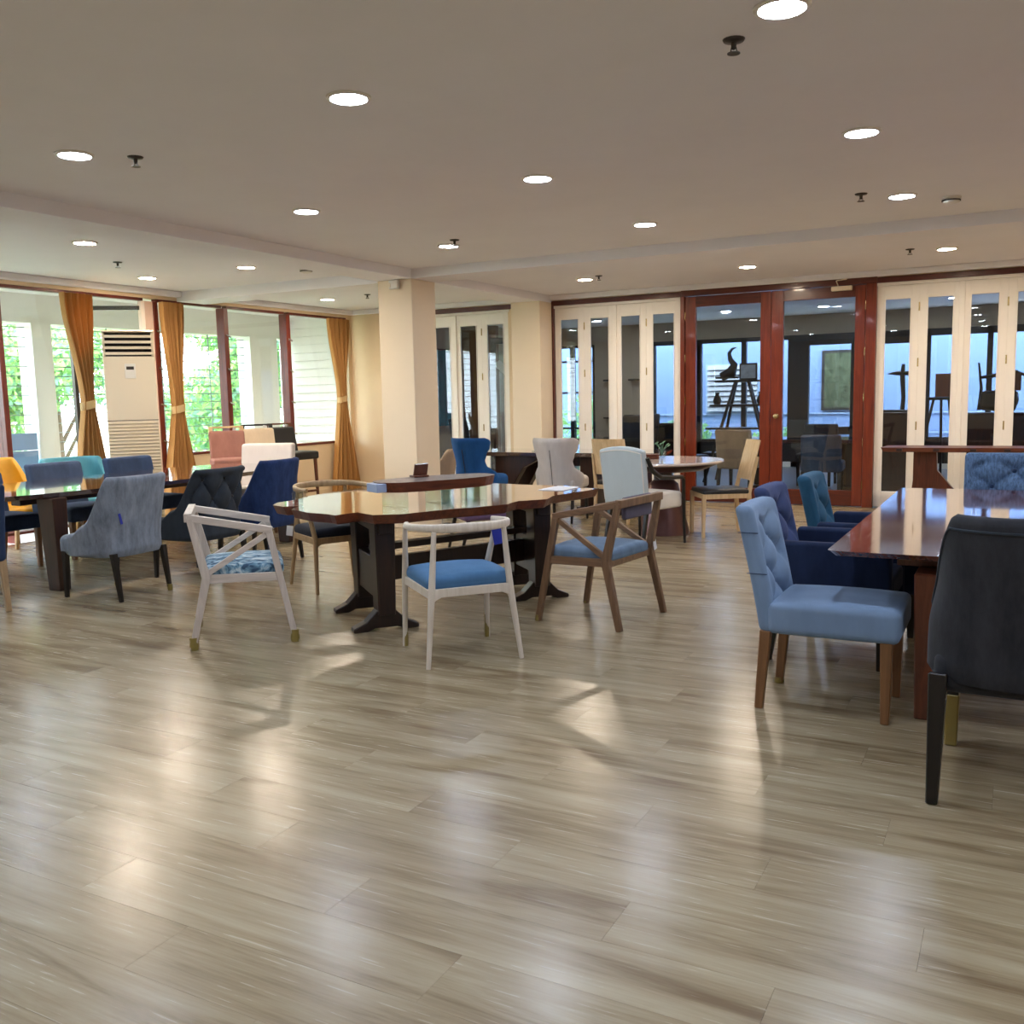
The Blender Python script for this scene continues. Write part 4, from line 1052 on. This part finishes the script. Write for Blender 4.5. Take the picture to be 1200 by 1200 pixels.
MB().box(-.078, .078, -.053, .053, .036, .05).build('lid', M['cherryleg'], t, bevel=.003)
t = thing('glass_vase', 'small clear glass vase with dark sprigs on the marble table', 'vase', (-3.38, 9.72, .766))
MB().lathe([(.001, 0), (.035, 0), (.045, .05), (.04, .11), (.035, .11), (.038, .05), (.03, .005), (.001, .005)], 20).build('jar', M['acrylic'], t, True)
sp = MB()
for k in range(6):
    a = k*1.05; sp.tube([(0, 0, .02), (.02*math.cos(a), .02*math.sin(a), .09), (.07*math.cos(a), (.07*math.sin(a)), .13+.008*k)], .003, 5)
    sp.add([(.07*math.cos(a)-.02, .07*math.sin(a), .115+.008*k), (.07*math.cos(a), .07*math.sin(a)-.01, .135+.008*k), (.07*math.cos(a)+.025, .07*math.sin(a), .145+.008*k), (.07*math.cos(a), .07*math.sin(a)+.012, .12+.008*k)], [(0, 1, 2, 3)])
sp.build('sprigs', M['leaf3'], t)
panel_chair('light oak chair with curved plywood back and dark seat beside the red doors', (-2.69, 9.50, 0), 213, M['lightoak'], F['black'])
panel_chair('light oak plywood-back chair behind the white armchair', (-4.02, 10.14, 0), 88, M['lightoak'], F['black'])

# white armchair with black frame
t = thing('dining_chair', 'pale grey leather armchair with black wooden arms at the marble table', 'armchair', (-3.20, 8.64, 0), 72)
def shp(p):
    k = max(0, (p.z+.29)/.58); top = -.035*(p.y/.25)**2*max(0, k-.5)*2
    return (p.x-.235-.07*k, p.y*(1+.05*k), p.z+.665+top)
MB().rbox((0, 0, 0), (.075, .50, .60), .025, 14, None, shp).build('backrest', F['palegrey'], t, True)
pp = []
for i in range(25):
    u = i/24*2-1; k = .97
    pp.append((-.235-.07*k-.036, u*.235*1.05, .93-.035*(u*.235/.25)**2))
pp = [(-.275, -.24, .45)]+pp+[(-.275, .24, .45)]
MB().tube(pp, .006, 6).build('piping', F['cream'], t, True)
MB().rbox((.04, 0, .43), (.50, .52, .15), .03, 10, puff(.3, .02)).build('seat', F['cream'], t, True)
for s in (-1, 1):
    m = MB().tube([(-.28, s*.275, .86), (-.22, s*.285, .74), (-.10, s*.29, .67), (.10, s*.29, .655), (.24, s*.285, .65), (.27, s*.28, .62), (.285, s*.275, .40), (.30, s*.275, 0)], [.02, .024, .022, .02, .02, .02, .018, .013], 10)
    m.build('arm_and_leg', M['blackwood'], t, True)
    MB().bar((-.30, s*.23, 0), (-.22, s*.22, .37), .026, .026, .038, .038).build('leg', M['blackwood'], t, bevel=.003)

# ------------------------------------------------------------------ right hand table group
RT = (.03, 5.72)
t = thing('dining_table', 'large rectangular glossy cherry-brown table at the right', 'table', (RT[0], RT[1], 0))
m = MB()
x0, x1, y0, y1 = -.76, .76, -1.46, 1.46
def rr(x0, x1, y0, y1, r=.035, n=4):
    o = []
    for cx, cy, a in ((x1-r, y1-r, 0), (x0+r, y1-r, 90), (x0+r, y0+r, 180), (x1-r, y0+r, 270)):
        for i in range(n+1):
            q = math.radians(a+90*i/n); o.append((cx+r*math.cos(q), cy+r*math.sin(q)))
    return o
m.prism(rr(x0, x1, y0, y1), .722, .752, .03)
m.build('table_top', M['cherry'], t, bevel=.005)
MB().box(-.50, .50, -1.2, 1.2, .66, .722).build('apron', M['cherryleg'], t, bevel=.004)
for sx in (-1, 1):
    for sy in (-1, 1):
        # angled slab leg, wide at the top and narrow at the floor
        w = .30
        m = MB().hexa([(sx*.36-.04, sy*1.30-.03, 0), (sx*.36+.05, sy*1.30-.03, 0), (sx*.36+.05, sy*1.30+.03, 0), (sx*.36-.04, sy*1.30+.03, 0)],
                      [(sx*.34-.07, sy*1.27-.12, .66), (sx*.34+.07, sy*1.27-.12, .66), (sx*.34+.07, sy*1.27+.12, .66), (sx*.34-.07, sy*1.27+.12, .66)])
        m.build('leg', M['cherryleg'], t, bevel=.006)
MB().box(-.36, -.33, -1.2, 1.2, .3, .4).build('stretcher', M['cherryleg'], t, bevel=.003)
c = parsons('powder blue button-tufted chair with oak legs, nearest at the right table', (-.74, 4.48, 0), 0, F['bluegrey'], M['legoak'], w=.50, d=.62, h=.935, seat_z=.50, lean=.12, seat_t=.14, rake=.03, tdepth=.056, th=.085)
wrap(c, -.28, .21, .036, .03)
parsons('indigo button-tufted armchair behind the powder blue chair', (-.86, 5.30, 0), 0, F['indigo'], M['blackwood'], w=.50, d=.62, h=.935, arms=True, lean=.12, th=.085, tdepth=.05)
parsons('petrol blue button-tufted armchair, third along the right table', (-.79, 6.08, 0), 0, F['tealblue'], M['blackwood'], w=.50, d=.62, h=.935, arms=True, lean=.12, th=.085, tdepth=.05)
c = shell_chair('dark slate velvet chair with black legs in the right foreground', (.075, 3.83, 0), 88, F['charcoal'], M['blackwood'], w=.70, d=.64, h=1.02, side=.64, wing=.46, zb=.42, seat_z=.52, tuft=0, piping=F['char'], flare=-.02, n=3.0, rake=.08, neck=.07, ltop=.062)
for o in list(c.children):
    if o.name.startswith('leg'): pass
MB().bar((.29, .29, .002), (.279, .29, .22), .044, .044, .055, .055).build('yellow_foot_wrap', M['yellow_tape'], c, bevel=.004)
parsons('blue denim tweed button-tufted chair at the far end of the right table', (-.03, 7.55, 0), -90, F['denim'], M['blackwood'], w=.66, back_w=.66, h=.96, button=F['slate2'], bsize=.035, tdepth=.055)
t = thing('console_table', 'narrow live edge console table against the right folding doors', 'table', (-.2, 11.75, 0))
MB().prism([(-1.2, -.25), (-.6, -.28), (0, -.25), (.6, -.29), (1.3, -.26), (1.32, .2), (.5, .23), (-.4, .2), (-1.18, .22)], .735, .785, .02).build('table_top', M['slabside'], t, bevel=.005)
for x in (-.75, .85):
    MB().plate([(x-.12, .735), (x+.12, .735), (x+.13, .52), (x+.42, .16), (x+.36, 0), (x-.16, 0), (x-.12, .4)], 'y', -.06, .06).build('leg', M['cherryleg'], t, bevel=.004)
M['knot'] = plain('dark_knot', srgb(40, 20, 12), .5)
for x in (-1.0, -.62, -.25, .08, .45): MB().box(x-.03, x+.03, -.285, -.262, .745, .775).build('knot', M['knot'], t)

# ------------------------------------------------------------------ things in the far room
BK = M['blackwood']
t = thing('ladder_shelf', 'black A-frame ladder shelf seen through the left red door', 'shelf', (-3.95, 15.2, 0))
for s in (-1, 1):
    MB().bar((s*.56, -.2, 0), (s*.10, 0, 1.62), .05, .04).build('side_rail', BK, t, bevel=.003)
    MB().bar((s*.50, .3, 0), (s*.10, .05, 1.62), .04, .04).build('rear_rail', BK, t, bevel=.003)
for z, w in ((.45, .60), (.85, .55), (1.22, .48), (1.60, .40)):
    MB().box(-w, w, -.16, .2, z, z+.03).build('shelf_board', BK, t, bevel=.002)
t = thing('horn_sculpture', 'dark horn-shaped sculpture on top of the ladder shelf', 'sculpture', (-4.20, 15.2, 1.66))
MB().tube([(-.08, 0, .03), (.08, 0, .10), (.12, 0, .22), (.06, 0, .30), (.04, 0, .40), (.09, 0, .47), (.16, 0, .49)], [.07, .09, .06, .04, .03, .02, .006], 10).build('horn', BK, t, True)
MB().box(-.16, .2, -.08, .08, 0, .03).build('plinth', BK, t, bevel=.003)
t = thing('picture_frame', 'small framed picture standing on the ladder shelf', 'picture', (-3.83, 15.12, 1.632))
MB().box(-.14, .14, -.012, .012, 0, .26).build('frame', BK, t, bevel=.004)
MB().box(-.115, .115, -.016, -.012, .025, .235).build('print', plain('grey_print', srgb(140, 150, 160), .4, var=.3, scale=12), t)
for k, (x, z) in enumerate(((-4.35, 1.252), (-3.65, 1.252), (-3.6, .882))):
    tag(MB().lathe([(.001, 0), (.05, 0), (.07, .06), (.03, .15), (.04, .19), (.001, .19)], 14).build('dark_vase', BK, smooth=True, loc=(x, 15.2, z)), ('dark vase on the left of the ladder shelf', 'dark vase on the right of the ladder shelf third board', 'dark vase low on the ladder shelf')[k], 'vase')
def far_table(x, y, w, d, label, rot=0):
    t = thing('far_table', label, 'table', (x, y, 0), rot)
    MB().box(-w/2, w/2, -d/2, d/2, .70, .76).build('table_top', M['darktop'], t, bevel=.008)
    for s in (-1, 1):
        MB().box(s*w*.32-.11, s*w*.32+.11, -.12, .12, .08, .70).build('post', M['trestle'], t, bevel=.006)
        MB().box(s*w*.32-.10, s*w*.32+.10, -.32, .32, 0, .08).build('foot', M['trestle'], t, bevel=.006)
far_table(-2.75, 14.2, 1.9, .9, 'dark table in the far room behind the red doors')
far_table(-6.3, 14.4, 1.8, .8, 'dark table in the far room behind the middle folding doors')
for x0, x1, zt, lab in ((-1.78, -1.26, 1.12, 'dark brown plinth under the bird-on-post sculpture in the far room'), (-.66, .62, 1.10, 'dark brown cabinet under the carved sculpture in the far room')):
    t = thing('display_cabinet', lab, 'cabinet', ((x0+x1)/2, 14.3, 0)); w = (x1-x0)/2
    MB().box(-w, w, -.25, .25, 0, zt-.03).build('carcass', M['darkwood'], t, bevel=.006)
    MB().box(-w-.015, w+.015, -.265, .265, zt-.03, zt).build('top_board', M['darkwood'], t, bevel=.004)
parsons('grey chair in the far room seen through the left red door', (-3.55, 13.6, 0), 85, F['taupe'], BK, tufts=False, h=.92)
parsons('black chair in the far room at the left edge of the red door glass', (-4.6, 14.2, 0), 80, F['black'], BK, tufts=False, h=1.0, w=.6, back_w=.6)
parsons('dark grey chair in the far room behind the table, right red door', (-2.75, 15.05, 0), -90, F['charcoal'], BK, tufts=False, h=.92)
parsons('grey chair in the far room at the near side of the dark table', (-2.35, 13.3, 0), 95, F['slate'], BK, tufts=False, h=.86)
shell_chair('dark armchair in the far room behind the middle folding doors', (-5.2, 13.5, 0), 150, F['black'], BK, w=.7, d=.66, h=1.15, side=.7)
parsons('black high-back chair in the far room behind the left folding doors', (-8.15, 13.9, 0), 60, F['black'], BK, tufts=False, h=1.1)
t = thing('bird_sculpture', 'dark bird-on-post sculpture behind the right folding doors', 'sculpture', (-1.47, 14.3, 1.121))
MB().tube([(0, 0, .03), (.01, 0, .2), (-.01, 0, .5), (.0, 0, .66)], [.03, .028, .034, .022], 8).build('post', BK, t, True)
MB().tube([(-.20, 0, .53), (-.08, 0, .535), (.08, 0, .53), (.14, 0, .51)], [.006, .03, .03, .015], 8).build('wing', BK, t, True)
MB().box(-.25, .18, -.1, .1, 0, .03).build('plinth', BK, t, bevel=.004)
t = thing('wooden_easel', 'dark easel with brown panel behind the right folding doors', 'easel', (-1.02, 14.9, 0))
MB().box(-.26, .30, -.08, .08, 1.27, 1.31).build('ledge', BK, t, bevel=.003)
MB().box(-.08, .24, -.03, .0, 1.312, 1.64).build('panel', M['cherryleg'], t, bevel=.004)
for s_ in (-1, 1): MB().bar((s_*.30-.05, -.06, 0), (s_*.10, .02, 1.27), .035, .035).build('leg', BK, t)
MB().bar((0, .35, 0), (0, .03, 1.27), .035, .035).build('rear_leg', BK, t)
t = thing('carved_sculpture', 'dark carved sculpture with brown panel on the far room cabinet, rightmost', 'sculpture', (-.28, 14.3, 1.125), 0)
m = MB().tube([(-.24, 0, .44), (-.08, 0, .46), (.12, 0, .50), (.22, 0, .51)], [.018, .025, .028, .02], 8).tube([(-.23, 0, .01), (-.21, 0, .3), (-.25, 0, .64)], [.025, .02, .012], 8).tube([(.10, 0, .1), (.08, 0, .35), (.05, 0, .48)], [.022, .022, .018], 8)
m.tube([(.40, 0, .01), (.40, 0, .3), (.41, 0, .56)], [.03, .03, .02], 8).tube([(.2, 0, .50), (.41, 0, .42)], [.02, .02], 8).build('frame', BK, t, True)
MB().rbox((0, 0, .135), (.46, .2, .26), .07, 9, lambda p, n: .025*noise.noise(p*14)).build('body', BK, t, True)
MB().box(.07, .26, -.02, .02, .26, .49).build('panel', M['cherryleg'], t, bevel=.004)
for i, (x, z, lab) in enumerate(((-7.55, 1.72, 'upper left'), (-7.0, 1.72, 'upper right'), (-7.55, .95, 'lower left'), (-7.0, .95, 'lower right'))):
    tag(MB().box(x-.10, x+.10, Y2-.16, Y2, z, z+.035).build('wall_shelf', BK, bevel=.003), 'small dark wall shelf in the far room, %s of four' % lab, 'shelf', 'small wall shelves in the far room')
tag(MB().box(-7.05, -6.72, Y2-.5, Y2-.05, 0, .80).build('white_plinth', M['white'], bevel=.006), 'white plinth against the far room wall below the small shelves', 'plinth')
# red post, teal curtain and white diagonal seen through the left folding doors
t = thing('fabric_screen', 'teal blue fabric panel hanging behind the leftmost folding door', 'fabric panel', (-9.2, 14.4, 0))
def tc(u, v): return (.03*math.sin(u*40), (u-.5)*1.5, .95+1.35*v)
MB().grid(tc, 61, 10).build('fabric', fabric('teal_fabric', srgb(60, 120, 130), .3, 8), t, 'all')
MB().tube([(0, -.8, 2.31), (0, .8, 2.31)], .015, 8).build('rod', BK, t, True)
for y in (-.72, .72): MB().bar((0.05, y, 0), (0.05, y, 2.31), .03, .03).build('stand', BK, t)
wp = sbox('wall_back', plain('brown_panel_wall', srgb(112, 76, 52), .6, var=.12, scale=3), -9.0, -8.25, 14.9, 15.0, 0, 2.7)
t = thing('display_stand', 'dark upright wooden frame with a white diagonal plank behind the left folding doors', 'stand', (-7.35, 13.6, 0), 30)
MB().bar((-.25, 0, 0), (-.2, 0, 2.3), .09, .09).build('post', M['darkwood'], t, bevel=.004)
MB().bar((.45, 0, 0), (.45, 0, 2.3), .09, .09).build('post', M['darkwood'], t, bevel=.004)
MB().bar((-.25, 0, 2.34), (.5, 0, 2.34), .10, .09).build('lintel', M['darkwood'], t, bevel=.004)
MB().bar((-.15, .05, 2.0), (.42, .05, 1.45), .03, .12).build('plank_brace', M['white'], t, bevel=.003)
